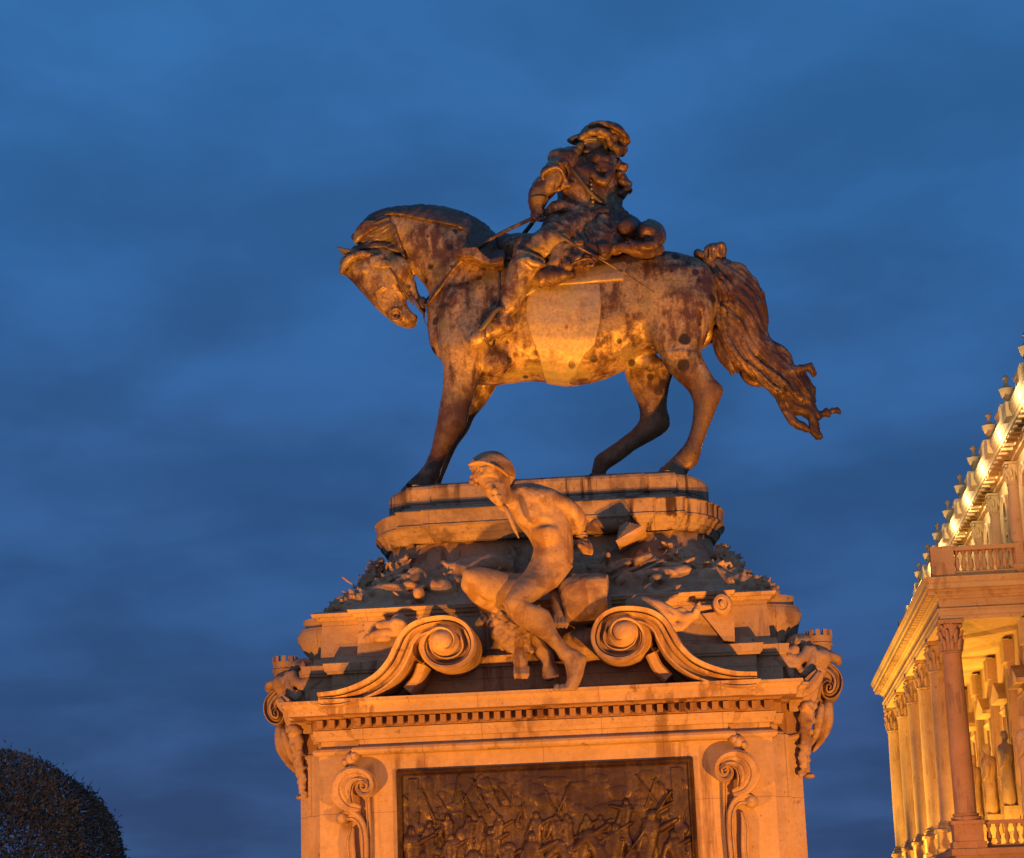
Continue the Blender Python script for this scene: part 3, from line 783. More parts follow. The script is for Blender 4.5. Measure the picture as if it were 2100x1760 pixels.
for sy_ in (-1, 1):
    Yh = YC + sy_ * 0.2
    e = P3(Z3, 400, 860, Yh)
    H.ell(e, (0.075, 0.06, 0.05), 0.03, ang=-0.6)                                    # eye
    H.path([P3(Z3, 330, 830, Yh), P3(Z3, 410, 790, Yh - sy_ * -0.01), P3(Z3, 500, 850, Yh)], [0.02, 0.035, 0.02], 0.03)
    nst = P3(Z3, 745, 1350, YC + sy_ * 0.15)
    for i in range(12):                                                             # nostril rim
        t_ = 2 * math.pi * i / 12
        H.ell(nst + np.array([0.078 * math.cos(t_), sy_ * 0.025, 0.09 * math.sin(t_)]), 0.028, 0.015)
    H.ell(nst + np.array([0, sy_ * 0.03, 0]), (0.062, 0.09, 0.072), 0.01, 'sub')
    H.path([P3(Z3, 860, 1175, YC + sy_ * 0.12), P3(Z3, 905, 1250, YC + sy_ * 0.12), P3(Z3, 975, 1310, YC + sy_ * 0.11)], [0.02, 0.035, 0.02], 0.012, 'sub')
    H.path([P3(Z3, 620, 890, YC + sy_ * 0.235), P3(Z3, 720, 1000, YC + sy_ * 0.22), P3(Z3, 830, 1140, YC + sy_ * 0.17)], [0.014, 0.018, 0.014], 0.02)
    H.path([P3(Z3, 560, 960, YC + sy_ * 0.24), P3(Z3, 610, 1040, YC + sy_ * 0.235), P3(Z3, 540, 1080, YC + sy_ * 0.21)], [0.016, 0.02, 0.014], 0.02)
    H.path([P3(Z3, 330, 960, YC + sy_ * 0.16), P3(Z3, 440, 1110, YC + sy_ * 0.14), P3(Z3, 600, 1290, YC + sy_ * 0.11)], 0.016, 0.02)
for dy in np.linspace(-0.2, 0.2, 9):
    H.path([P3(Z3, 868, 1185, YC + dy), P3(Z3, 905, 1240, YC + dy), P3(Z3, 960, 1300, YC + dy)], [0.022, 0.045, 0.05], 0.01, 'sub')
# near shoulder, elbow, breast, haunch
H.ell(P3(PP, 955, 655, YC - 0.38), (0.32, 0.26, 0.52), 0.10, ang=0.25)
H.ell(P3(PP, 955, 655, YC + 0.38), (0.32, 0.26, 0.52), 0.10, ang=0.25)
H.ell(P3(PP, 1015, 745, YC - 0.48), (0.20, 0.14, 0.20), 0.14, ang=0.2)
H.ell(P3(PP, 905, 690, YC - 0.22), (0.17, 0.22, 0.30), 0.08)
H.ell(P3(PP, 905, 690, YC + 0.22), (0.17, 0.22, 0.30), 0.08)
for sy_ in (-1, 1):
    H.loft([(Z4(220, 330), Z4(690, 300), 0.20, YC + sy_ * 0.28), (Z4(235, 480), Z4(742, 460), 0.32, YC + sy_ * 0.32), (Z4(270, 620), Z4(742, 590), 0.32, YC + sy_ * 0.34), (Z4(330, 760), Z4(690, 740), 0.25, YC + sy_ * 0.41), (Z4(390, 850), Z4(655, 840), 0.21, YC + sy_ * 0.45)], 0.10)
H.loft([(Z4(690, 470), Z4(760, 520), 0.16, YC), (Z4(660, 600), Z4(750, 620), 0.2, YC), (Z4(640, 740), Z4(752, 735), 0.16, YC), (Z4(640, 810), Z4(690, 790), 0.08, YC)], 0.05)
# sheath and girth fold
H.path([P3(Z4, 120, 880, YC), P3(Z4, 220, 860, YC), P3(Z4, 330, 895, YC), P3(Z4, 380, 900, YC)], [0.12, 0.15, 0.12, 0.07], 0.06)
# hoof helper: goes down to the slab
def leg(st, k=0.045, hoof=None):
    Y = st[0][3]
    H.loft(st, k, n=22, cr=3)
    if hoof is not None:
        (a, b, hw), toe, heel = hoof
        A, B = un(*a, Y), un(*b, Y)
        rs = []
        for f_ in (0.0, 0.35, 0.7, 1.0):
            zc = (1 - f_) * ((A + B) / 2)[2] + f_ * (ZT - 0.02)
            xl = A[0] * (1 - f_) + (A[0] - toe) * f_; xr = B[0] * (1 - f_) + (B[0] + heel) * f_
            c = np.array([(xl + xr) / 2, Y, zc]); tilt = (A[2] - B[2]) / 2 * (1 - f_)
            rs.append(np.array([c + np.array([(xr - xl) / 2 * math.cos(q), hw * (1 + 0.18 * f_) * math.sin(q), -tilt * math.cos(q)]) for q in np.linspace(0, 2 * math.pi, 22, endpoint=False)]))
        H.mesh(rs, 0.025)
leg([(Z4(385, 850), Z4(660, 845), 0.22, YN), (Z4(430, 940), Z4(695, 920), 0.18, YN), (Z4(520, 1030), Z4(740, 1000), 0.15, YN), (Z4(578, 1090), Z4(797, 1060), 0.135, YN), (Z4(603, 1160), Z4(785, 1120), 0.13, YN), (Z4(602, 1240), Z4(752, 1200), 0.11, YN), (Z4(590, 1310), Z4(718, 1285), 0.10, YN), (Z4(570, 1375), Z4(688, 1365), 0.095, YN), (Z4(545, 1430), Z4(662, 1435), 0.10, YN), (Z4(500, 1480), Z4(650, 1495), 0.125, YN), (Z4(455, 1525), Z4(628, 1555), 0.11, YN), (Z4(405, 1570), Z4(570, 1600), 0.12, YN)], hoof=((Z4(395, 1575), Z4(565, 1600), 0.14), 0.14, 0.01))
H.path([P3(Z4, 615, 1490, YN), P3(Z4, 610, 1560, YN)], [0.06, 0.015], 0.02)
leg([(Z5(1340, 100), Z5(1640, 130), 0.24, YF), (Z5(1378, 220), Z5(1608, 225), 0.19, YF), (Z5(1432, 330), Z5(1590, 330), 0.155, YF), (Z5(1442, 410), Z5(1608, 440), 0.14, YF), (Z5(1400, 470), Z5(1560, 500), 0.12, YF), (Z5(1330, 525), Z5(1425, 575), 0.10, YF), (Z5(1265, 572), Z5(1350, 632), 0.10, YF), (Z5(1205, 615), Z5(1305, 662), 0.115, YF), (Z5(1188, 655), Z5(1268, 688), 0.095, YF), (Z5(1176, 705), Z5(1258, 712), 0.10, YF)], hoof=((Z5(1165, 712), Z5(1262, 716), 0.125), 0.09, 0.02))
leg([(Z5(330, -190), Z5(640, -170), 0.24, YN + 0.1), (Z5(336, -80), Z5(640, -60), 0.28, YN + 0.05), (Z5(342, 20), Z5(612, 40), 0.28, YN), (Z5(364, 120), Z5(580, 150), 0.235, YN), (Z5(366, 235), Z5(546, 245), 0.185, YN), (Z5(347, 350), Z5(515, 355), 0.155, YN), (Z5(328, 455), Z5(492, 440), 0.145, YN), (Z5(312, 530), Z5(440, 520), 0.125, YN), (Z5(293, 600), Z5(392, 600), 0.105, YN), (Z5(266, 660), Z5(362, 665), 0.11, YN), (Z5(232, 705), Z5(348, 715), 0.12, YN), (Z5(190, 740), Z5(330, 755), 0.11, YN), (Z5(155, 775), Z5(315, 790), 0.125, YN)], hoof=((Z5(150, 780), Z5(315, 792), 0.14), 0.10, 0.0))
leg([(Z5(400, -80), Z5(690, -40), 0.26, YF), (Z5(470, 100), Z5(690, 150), 0.26, YF), (Z5(470, 220), Z5(650, 245), 0.185, YF), (Z5(450, 320), Z5(600, 325), 0.155, YF), (Z5(420, 400), Z5(540, 395), 0.14, YF), (Z5(392, 470), Z5(502, 475), 0.13, YF), (Z5(362, 540), Z5(452, 545), 0.11, YF), (Z5(335, 600), Z5(418, 610), 0.10, YF), (Z5(305, 660), Z5(392, 672), 0.10, YF), (Z5(270, 710), Z5(370, 725), 0.115, YF), (Z5(240, 750), Z5(356, 765), 0.10, YF), (Z5(205, 800), Z5(348, 810), 0.12, YF)], hoof=((Z5(200, 800), Z5(348, 812), 0.135), 0.10, 0.0))
# muscle grooves and veins on the near side
H.path([P3(Z5, 905, -40, YC - 0.70), P3(Z5, 830, 60, YC - 0.64), P3(Z5, 790, 150, YC - 0.50)], 0.02, 0.04, 'sub')
H.path([P3(Z1, 640, 1130, YC - 0.36), P3(Z1, 760, 1010, YC - 0.44), P3(Z1, 860, 900, YC - 0.47)], 0.022, 0.05, 'sub')
H.path([P3(Z1, 460, 900, YC - 0.24), P3(Z1, 560, 1030, YC - 0.31), P3(Z1, 625, 1140, YC - 0.36)], 0.02, 0.05, 'sub')
H.path([P3(Z4, 235, 560, YC - 0.62), P3(Z4, 260, 700, YC - 0.62), P3(Z4, 320, 830, YC - 0.56)], 0.03, 0.06, 'sub')
H.path([P3(Z4, 640, 560, YC - 0.55), P3(Z4, 650, 680, YC - 0.55), P3(Z4, 640, 800, YC - 0.52)], 0.02, 0.05, 'sub')
H.path([P3(Z5, 555, 150, YC - 0.58), P3(Z5, 575, 60, YC - 0.62), P3(Z5, 600, -60, YC - 0.66)], 0.02, 0.05, 'sub')
for k_ in range(4):
    x_ = 880 + k_ * 26
    H.path([P3(PP, 1060 + k_ * 14, 660 + k_ * 3, YC - 0.69), P3(PP, 1062 + k_ * 18, 720, YC - 0.69), P3(PP, 1085 + k_ * 20, 765, YC - 0.58)], 0.008, 0.03, 'sub')
def hide(P, N):
    return 0.006 * fnoise(P, 2.6, 4, 1) + 0.003 * fnoise(P * np.array([1, 1, 0.5]), 14, 2, 5)
# skin-thin pieces taken from the body before it is closed
mane_f = H.shell([Z1(*q) for q in ((415, 600), (640, 560), (900, 640), (1080, 800), (1120, 980), (1060, 1010), (900, 960), (862, 900), (845, 800), (770, 770), (690, 752), (560, 725), (470, 700), (400, 690), (350, 700), (330, 640))], 0.055, YC)
poll_f = H.shell([Z1(*q) for q in ((345, 640), (420, 770), (455, 880), (480, 960), (440, 905), (330, 880), (230, 895), (130, 890), (120, 820), (200, 680))], 0.05, YC)
cloth_f = H.shell([ZA(*q) for q in ((700, 420), (1300, 380), (1760, 520), (1745, 735), (1500, 760), (1200, 790), (930, 808), (840, 800), (850, 850), (720, 920), (610, 890))], 0.05, YC)
girth_f = H.shell([ZA(*q) for q in ((800, 780), (1495, 765), (1515, 1000), (1500, 1180), (1450, 1380), (1330, 1500), (1230, 1640), (1000, 1720), (890, 1640), (860, 1500), (770, 1250), (740, 1100), (740, 960))], 0.022, YC)
hold_f = H.shell([Z3(*q) for q in ((1470, 830), (1560, 740), (1680, 600), (1760, 520), (1960, 560), (2000, 700), (1990, 880), (1900, 930), (1800, 900), (1740, 830), (1640, 800), (1540, 830))], 0.10, YC)
breast_f = H.shell([Z3(*q) for q in ((1460, 830), (1560, 800), (1700, 800), (1790, 890), (1850, 930), (1990, 890), (1990, 970), (1850, 990), (1750, 950), (1640, 900), (1560, 910), (1460, 870))], 0.13, YC, (0, YC))
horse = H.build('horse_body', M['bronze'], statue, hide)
def hair_wave(amp, fx, direction):
    d = np.array([math.cos(direction), 0, math.sin(direction)]); e = np.array([-d[2], 0, d[0]])
    def f(P, N):
        wv = P + 0.12 * np.column_stack([vnoise(P, 2.2, 3), vnoise(P, 2.2, 9), vnoise(P, 2.2, 14)])
        q = np.column_stack([wv @ d * 0.55, wv @ e * fx, wv[:, 1] * fx * 0.8])
        return amp * (vnoise(q, 1.0, 2) + 0.55 * vnoise(q, 2.1, 8) + 0.4 * vnoise(q * np.array([1.0, 1.9, 1.9]), 2.2, 5))
    return f
mane_f.build('mane', M['bronze_mane'], statue, hair_wave(0.010, 14, R_(70)))
poll_f.build('poll_hair', M['bronze_mane'], statue, hair_wave(0.015, 16, R_(20)))
cloth_f.build('saddle_cloth', M['bronze_cloth'], statue, lambda P, N: 0.010 * fnoise(P * np.array([1, 1, 0.35]), 5, 3, 4))
girth_f.build('girth_blanket', M['bronze_cloth'], statue, lambda P, N: 0.004 * fnoise(P, 3, 3, 4))
hold_f.build('holster_cover', M['bronze_mane'], statue, lambda P, N: 0.02 * fnoise(P, 6, 3, 4))
breast_f.build('holster_fringe', M['bronze_rider'], statue, lambda P, N: 0.01 * fnoise(P, 8, 2, 4))
# ears, forelock and bridle
for sy_ in (-1, 1):
    T = Sculpt((-3.05, YC - 0.5, 10.4), (-1.6, YC + 0.5, 12.0), 0.013)
    T.path([P3(Z3, 330, 690, YC + sy_ * 0.13), P3(Z3, 210, 670, YC + sy_ * 0.16), P3(Z3, 95, 600, YC + sy_ * 0.16)], [0.085, 0.065, 0.012], 0.03)
    T.path([P3(Z3, 230, 690, YC + sy_ * 0.20), P3(Z3, 130, 625, YC + sy_ * 0.19)], [0.035, 0.01], 0.02, 'sub')
    T.build('ear', M['bronze'], statue)

T = Sculpt((-2.95, YC - 0.6, 10.0), (-1.5, YC + 0.6, 12.0), 0.013)
rnd = random.Random(3)
for k_ in range(16):
    y_ = YC - 0.24 + 0.03 * k_; s_ = rnd.uniform(-18, 18)
    a_ = 1 - abs(y_ - YC) / 0.3
    T.path([P3(Z3, 560 + s_, 690 + 20 * a_, y_), P3(Z3, 380 + s_, 690 + s_, y_), P3(Z3, 240 + s_ - 30 * a_, 740 + s_, y_), P3(Z3, 165 + s_ - 10 * a_, 850 + s_, y_), P3(Z3, 165 + 2 * s_, 905 + s_, y_)], [0.03, 0.05, 0.05, 0.035, 0.012], 0.02, cr=3)
for q in range(3):
    T.path([P3(Z3, 600, 690 + 16 * q, YC - 0.25), P3(Z3, 480, 730 + 30 * q, YC - 0.27), P3(Z3, 620, 760 + 28 * q, YC - 0.27), P3(Z3, 700, 780 + 16 * q, YC - 0.25)], [0.03, 0.035, 0.03, 0.012], 0.02, cr=3)
for q in range(4):
    T.path([P3(Z3, 620, 290 + 25 * q, YC - 0.19), P3(Z3, 480, 310 + 30 * q, YC - 0.21), P3(Z3, 350, 400 + 30 * q, YC - 0.19), P3(Z3, 300, 520 + 8 * q, YC - 0.14)], [0.02, 0.04, 0.045, 0.03], 0.02, cr=3)
T.build('forelock', M['bronze'], statue, lambda P, N: 0.006 * fnoise(P, 16, 2, 4))
b = MB()
for sy_ in (-1, 1):
    b.tube([P3(Z3, 560, 700, YC + sy_ * 0.19), P3(Z3, 700, 860, YC + sy_ * 0.265), P3(Z3, 780, 1000, YC + sy_ * 0.25), P3(Z3, 870, 1140, YC + sy_ * 0.17), P3(Z3, 930, 1230, YC + sy_ * 0.14)], 0.018, 6, 4)
    b.tube([P3(Z3, 890, 1130, YC + sy_ * 0.15), P3(Z3, 950, 1190, YC + sy_ * 0.15), P3(Z3, 1000, 1270, YC + sy_ * 0.13), P3(Z3, 1045, 1330, YC + sy_ * 0.11), P3(Z3, 1052, 1400, YC + sy_ * 0.1), P3(Z3, 1085, 1470, YC + sy_ * 0.09)], [0.02, 0.024, 0.026, 0.02, 0.008, 0.006], 6, 4)
    b.ball(P3(Z3, 1030, 1215, YC + sy_ * 0.1), (0.075, 0.05, 0.10))
    b.ball(P3(Z3, 620, 800, YC + sy_ * 0.255), (0.05, 0.03, 0.05))
b.build('bridle', M['bronze_mane'], statue, True)
# tail
T = Sculpt((1.5, YC - 0.6, 8.0), (4.4, YC + 0.6, 12.2), 0.0165)
yt = lambda f_: YC - 0.02
T.loft([(Z4(640, 262), Z4(700, 205), 0.13, YC), (Z4(715, 345), Z4(880, 262), 0.20, YC), (Z4(742, 450), Z4(1035, 410), 0.27, YC), (Z4(752, 600), Z4(1080, 570), 0.31, YC), (Z4(757, 740), Z4(1092, 720), 0.31, YC), (Z4(815, 850), Z4(1180, 805), 0.29, YC), (Z4(945, 905), Z4(1250, 910), 0.25, YC), (Z4(1005, 1005), Z4(1345, 990), 0.22, YC), (Z4(1095, 1085), Z4(1388, 1080), 0.18, YC), (Z4(1195, 1195), Z4(1395, 1170), 0.13, YC), (Z4(1290, 1240), Z4(1392, 1225), 0.08, YC), (Z4(1345, 1262), Z4(1385, 1270), 0.04, YC)], 0.04)
def strand(pts, rad, dy=0.0, k=0.04): T.path([P3(Z4, x, y, YC + dy) for x, y in pts], rad, k, cr=4)
strand([(770, 700), (775, 800), (820, 890), (850, 940), (857, 985)], [0.09, 0.08, 0.07, 0.04, 0.012], -0.12)
strand([(800, 800), (860, 890), (930, 930), (960, 1000), (1040, 1040)], [0.1, 0.09, 0.07, 0.06, 0.03], 0.1)
strand([(1180, 1130), (1210, 1210), (1245, 1275), (1310, 1315), (1350, 1345)], [0.07, 0.06, 0.05, 0.035, 0.01], -0.03)
strand([(1370, 1180), (1375, 1260), (1385, 1320), (1405, 1360), (1438, 1383)], [0.05, 0.055, 0.045, 0.035, 0.01], -0.02)
strand([(1340, 1215), (1400, 1232), (1460, 1225), (1520, 1205), (1552, 1222)], [0.04, 0.045, 0.04, 0.03, 0.012], 0.0)
strand([(1180, 950), (1260, 945), (1330, 930), (1368, 938), (1378, 995)], [0.07, 0.055, 0.045, 0.04, 0.012], -0.15)
strand([(1100, 780), (1170, 815), (1205, 850), (1230, 910)], [0.05, 0.06, 0.05, 0.03], -0.1)
strand([(880, 258), (950, 320), (1010, 420), (1050, 520), (1075, 640)], [0.03, 0.04, 0.04, 0.04, 0.03], -0.1)
rnd = random.Random(11)
for k_ in range(26):
    o_ = rnd.uniform(0, 1); dy = rnd.uniform(-0.3, 0.02)
    xs = lambda a, b_: a + (b_ - a) * o_
    w_ = [rnd.uniform(-25, 25) for _ in range(8)]
    strand([(xs(700, 860), xs(330, 280)), (xs(770, 1010) + w_[0], 440), (xs(775, 1060) + w_[1], 590), (xs(790, 1070) + w_[2], 740), (xs(870, 1160) + w_[3], 870 - 30 * o_), (xs(1010, 1270) + w_[4], 970), (xs(1140, 1350) + w_[5], 1090)], [0.02, 0.035, 0.035, 0.035, 0.035, 0.03, 0.02], dy, 0.02)
T.build('tail', M['bronze_tail'], statue, hair_wave(0.026, 17, R_(-58)))
T = Sculpt((1.9, YC - 0.5, 10.9), (3.3, YC + 0.5, 12.2), 0.012)
for x, y, rx, rz, dy, an in ((640, 205, 0.075, 0.10, -0.05, 0.4), (715, 190, 0.10, 0.145, -0.1, -0.2), (775, 175, 0.10, 0.14, -0.05, -0.3), (740, 160, 0.15, 0.08, 0.1, 0), (700, 220, 0.12, 0.06, 0, 0), (790, 200, 0.06, 0.10, 0.12, 0)):
    T.ell(P3(Z4, x, y, YC + dy), (rx, 0.13, rz), 0.03, ang=an)
T.ell(P3(Z4, 735, 190, YC - 0.21), (0.035, 0.05, 0.09), 0.02, 'sub'); T.ell(P3(Z4, 690, 185, YC - 0.2), (0.03, 0.05, 0.08), 0.02, 'sub'); T.ell(P3(Z4, 785, 170, YC - 0.16), (0.03, 0.05, 0.08), 0.02, 'sub')
T.build('tail_bow', M['bronze_tail'], statue)
# ------------------------------------------------------------------ the bronze rider
YR = YC - 0.02
R = Sculpt((-0.75, YC - 1.15, 9.6), (2.1, YC + 0.95, 13.6), 0.0125)
def r3(x, y, dy=0.0): return P3(Z2, x, y, YR + dy)
# trunk with breastplate
R.loft([(Z2(300, 1010), Z2(900, 990), 0.46, YR), (Z2(320, 900), Z2(925, 900), 0.42, YR), (Z2(370, 800), Z2(912, 790), 0.36, YR), (Z2(375, 700), Z2(905, 700), 0.36, YR), (Z2(345, 590), Z2(900, 600), 0.38, YR), (Z2(320, 510), Z2(890, 530), 0.34, YR), (Z2(400, 440), Z2(860, 465), 0.25, YR), (Z2(590, 395), Z2(825, 410), 0.15, YR), (Z2(620, 340), Z2(815, 350), 0.14, YR)], 0.05)
R.ell(r3(570, 640, -0.30), (0.30, 0.16, 0.34), 0.12)             # chest
R.ell(r3(590, 850, -0.34), (0.30, 0.12, 0.10), 0.05)             # sash
R.path([r3(340, 830, -0.28), r3(480, 850, -0.42), r3(640, 900, -0.44), r3(800, 880, -0.36), r3(910, 850, -0.15)], [0.06, 0.075, 0.085, 0.07, 0.05], 0.03, cr=3)
R.path([r3(600, 930, -0.46), r3(560, 990, -0.52), r3(590, 1080, -0.56)], [0.08, 0.06, 0.07], 0.03, cr=3)
R.ell(r3(740, 880, -0.42), (0.12, 0.08, 0.09), 0.03)
# head, turned to the left and a little towards the viewer
R.ell(r3(725, 285, -0.0), (0.19, 0.18, 0.20), 0.05)
R.ell(r3(655, 315, -0.10), (0.14, 0.12, 0.16), 0.05)
R.ell(r3(640, 375, -0.14), (0.10, 0.10, 0.07), 0.04)             # chin
R.path([r3(600, 270, -0.22), r3(560, 320, -0.25), r3(575, 335, -0.22)], [0.03, 0.042, 0.03], 0.025)   # nose
R.path([r3(560, 265, -0.15), r3(610, 255, -0.22), r3(690, 255, -0.24)], 0.032, 0.03)
for x in (585, 655): R.ell(r3(x, 283, -0.245), (0.035, 0.03, 0.022), 0.012, 'sub')
R.path([r3(575, 355, -0.21), r3(610, 360, -0.245), r3(650, 355, -0.24)], [0.012, 0.02, 0.012], 0.015)
R.path([r3(575, 347, -0.23), r3(612, 351, -0.265), r3(655, 346, -0.25)], 0.008, 0.01, 'sub')
# far arm akimbo at the right
R.path([r3(815, 480, 0.08), r3(845, 570, 0.15), r3(868, 670, 0.13), r3(845, 780, -0.10), r3(810, 850, -0.28)], [0.16, 0.13, 0.115, 0.105, 0.09], 0.05, cr=3)
# near upper arm and forearm reaching forward to the reins
R.path([r3(420, 470, -0.28), r3(330, 600, -0.36), r3(258, 700, -0.38)], [0.19, 0.15, 0.125], 0.05, cr=3)
R.path([r3(255, 640, -0.38), r3(205, 740, -0.42), r3(215, 850, -0.44)], [0.125, 0.115, 0.085], 0.03, cr=3)
R.ell(r3(222, 885, -0.45), (0.075, 0.07, 0.085), 0.03)
for k_ in range(4):
    x, y = 205 + 18 * k_, 905 - 4 * k_
    R.path([r3(x, y - 10, -0.40), r3(x - 10, y + 18, -0.48), r3(x + 8, y + 30, -0.53), r3(x + 22, y + 14, -0.52)], [0.027, 0.026, 0.023, 0.019], 0.008)
R.path([r3(190, 860, -0.46), r3(172, 890, -0.49), r3(185, 915, -0.51)], [0.03, 0.027, 0.02], 0.012)
# thighs and breeches (near and far)
R.path([r3(560, 1000, -0.35), r3(330, 1110, -0.62), r3(110, 1230, -0.70)], [0.28, 0.23, 0.18], 0.06, cr=3)
R.path([r3(560, 1000, 0.35), r3(330, 1110, 0.62), r3(110, 1230, 0.66)], [0.28, 0.23, 0.18], 0.06, cr=3)
def fold(P, amp, sc=5.0, seed=0):
    wv = P + 0.10 * np.column_stack([vnoise(P, 3, 3 + seed), vnoise(P, 3, 9 + seed), vnoise(P, 3, 14 + seed)])
    q = np.column_stack([wv[:, 0] + 0.5 * wv[:, 2], wv[:, 1], 0.45 * wv[:, 2] - 0.3 * wv[:, 0]])
    return amp * (1 - 2.2 * np.abs(vnoise(q, sc, seed))) + 0.5 * amp * (1 - 2.2 * np.abs(vnoise(q, sc * 2.1, seed + 5)))
def coat(P, N):
    return 0.008 * fnoise(P, 7, 3, 3) + fold(P, 0.012, 5.5, 2)
rider = R.build('rider', M['bronze_rider'], statue, coat)
rider.data.materials.append(M['bronze_mane'])                     # the hat's shade on the face put in as darker bronze
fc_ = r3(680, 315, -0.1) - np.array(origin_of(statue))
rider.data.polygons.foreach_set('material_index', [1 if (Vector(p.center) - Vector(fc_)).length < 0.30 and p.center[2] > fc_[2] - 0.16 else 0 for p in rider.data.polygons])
b = MB()
b.tube([r3(455, 455, -0.38), r3(540, 560, -0.475), r3(640, 690, -0.475), r3(760, 800, -0.36), r3(840, 850, -0.16)], 0.030, 6, 4)
b.build('baldric', M['bronze_mane'], rider, True)
b = MB()
for k_ in range(7): b.ball(r3(655 + 3 * k_, 600 + 36 * k_, -0.475 + 0.012 * abs(k_ - 2)), (0.024, 0.03, 0.024), 8, 5)
b.build('coat_button', M['bronze'], rider, True)
b = MB()
cc_ = r3(212, 815, -0.43)
b.rings([[cc_ + np.array([r * math.cos(a) + 0.012 * z / 0.06, 1.0 * r * math.sin(a), z]) for a in np.linspace(0, 2 * math.pi, 20, endpoint=False)] for r, z in ((0.095, -0.05), (0.118, 0.0), (0.145, 0.07), (0.150, 0.10), (0.12, 0.095), (0.09, -0.02))])
b.build('gauntlet_cuff', M['bronze_rider'], rider, True, 40)
# short cape sleeve on the near shoulder, pauldron and collar
T = Sculpt((-0.4, YC - 1.0, 11.4), (1.5, YC + 0.8, 13.2), 0.0125)
T.ell(r3(430, 440, -0.24), (0.24, 0.24, 0.16), 0.05, ang=-0.35)
T.ell(r3(500, 395, -0.12), (0.17, 0.22, 0.11), 0.05)
T.path([r3(440, 470, -0.3), r3(360, 570, -0.40)], [0.20, 0.21], 0.05)
T.path([r3(390, 540, -0.46), r3(330, 640, -0.56)], [0.13, 0.17], 0.02, 'sub')
n_ = 22
for i in range(n_):                                              # rolled edge of the sleeve
    a0, a1 = 2 * math.pi * i / n_, 2 * math.pi * (i + 1) / n_
    f_ = lambda a: r3(352 + 92 * math.cos(a) + 10 * math.sin(3 * a), 592 + 95 * math.sin(a), -0.50 + 0.10 * math.sin(a))
    T.cone(f_(a0), 0.026, f_(a1), 0.026, 0.015)
T.path([r3(430, 640, -0.46), r3(480, 640, -0.46), r3(530, 622, -0.44)], [0.035, 0.04, 0.02], 0.02)
T.build('cape_sleeve', M['bronze_rider'], rider, coat)
T = Sculpt((0.1, YC - 0.8, 11.4), (1.6, YC + 0.8, 13.2), 0.0125)
T.path([r3(640, 420, -0.22), r3(645, 490, -0.34), r3(690, 575, -0.44), r3(760, 610, -0.42), r3(800, 560, -0.36), r3(830, 470, -0.26), r3(830, 390, -0.1)], [0.06, 0.055, 0.05, 0.05, 0.05, 0.05, 0.05], 0.03, cr=4)
T.path([r3(670, 410, -0.2), r3(690, 440, -0.28), r3(760, 480, -0.34), r3(800, 500, -0.32)], [0.05, 0.06, 0.06, 0.05], 0.03, cr=3)
for x, y, r in ((700, 510, 0.085), (770, 520, 0.075), (730, 560, 0.06), (720, 420, 0.08), (770, 430, 0.08)): T.ell(r3(x, y, -0.34), (r, 0.07, r * 0.8), 0.02)
T.ell(r3(735, 548, -0.42), (0.05, 0.06, 0.05), 0.02, 'sub')
T.build('cravat', M['bronze_rider'], rider, coat)
# ragged epaulette and bow at the far shoulder
T = Sculpt((0.9, YC - 0.7, 11.4), (2.0, YC + 0.7, 13.2), 0.0125)
for x, y, r in ((880, 480, 0.09), (915, 500, 0.08), (940, 495, 0.045), (900, 560, 0.07), (930, 620, 0.085), (960, 640, 0.075), (980, 685, 0.04), (945, 690, 0.06), (910, 720, 0.07), (925, 590, 0.06)): T.ell(r3(x, y, -0.1), (r, 0.11, r * 0.9), 0.025)
T.path([r3(900, 490, -0.1), r3(950, 487, -0.1)], [0.05, 0.015], 0.02); T.path([r3(940, 640, -0.1), r3(992, 692, -0.12)], [0.05, 0.02], 0.02)
T.build('epaulette', M['bronze_rider'], rider, lambda P, N: 0.015 * fnoise(P, 14, 3, 4))
# wig and hat
T = Sculpt((0.35, YC - 0.75, 11.9), (1.9, YC + 0.75, 13.7), 0.0125)
T.ell(r3(850, 270, 0.08), (0.17, 0.20, 0.20), 0.05)
for x, y, r, dy in ((875, 345, 0.09, -0.08), (880, 385, 0.065, -0.10), (925, 330, 0.075, 0.0), (930, 285, 0.08, 0.02), (845, 310, 0.075, -0.14), (900, 365, 0.07, 0.08), (835, 255, 0.07, -0.14)): T.ell(r3(x, y, dy), r, 0.03)
T.build('wig', M['bronze_rider'], rider, lambda P, N: 0.016 * np.sin(34 * (P[:, 2] + 0.25 * P[:, 0] + 0.03 * vnoise(P, 6, 2))) + 0.006 * fnoise(P, 18, 2, 2))
T = Sculpt((0.2, YC - 0.95, 12.2), (2.0, YC + 0.95, 13.8), 0.0115)
T.ell(r3(752, 232, 0.03), (0.345, 0.27, 0.205), 0.05)
T.loft([(Z2(450, 268), Z2(456, 278), 0.02, YR - 0.12), (Z2(495, 245), Z2(500, 303), 0.10, YR - 0.11), (Z2(560, 225), Z2(565, 300), 0.15, YR - 0.08), (Z2(640, 200), Z2(640, 280), 0.2, YR - 0.02)], 0.04)
T.path([r3(565, 262, -0.22), r3(620, 218, -0.29), r3(700, 195, -0.33), r3(770, 205, -0.32), r3(812, 250, -0.27), r3(815, 310, -0.22)], [0.035, 0.045, 0.05, 0.055, 0.055, 0.04], 0.025, cr=4)
T.path([r3(640, 150, -0.21), r3(740, 128, -0.27), r3(840, 155, -0.26), r3(930, 215, -0.18), r3(965, 280, -0.05)], [0.03, 0.04, 0.045, 0.045, 0.03], 0.02, cr=4)
T.path([r3(650, 172, -0.30), r3(745, 152, -0.35), r3(840, 180, -0.33), r3(915, 238, -0.25)], 0.020, 0.03, 'sub', cr=4)
T.path([r3(830, 245, -0.30), r3(890, 275, -0.28), r3(930, 330, -0.20)], 0.022, 0.03, 'sub', cr=4)
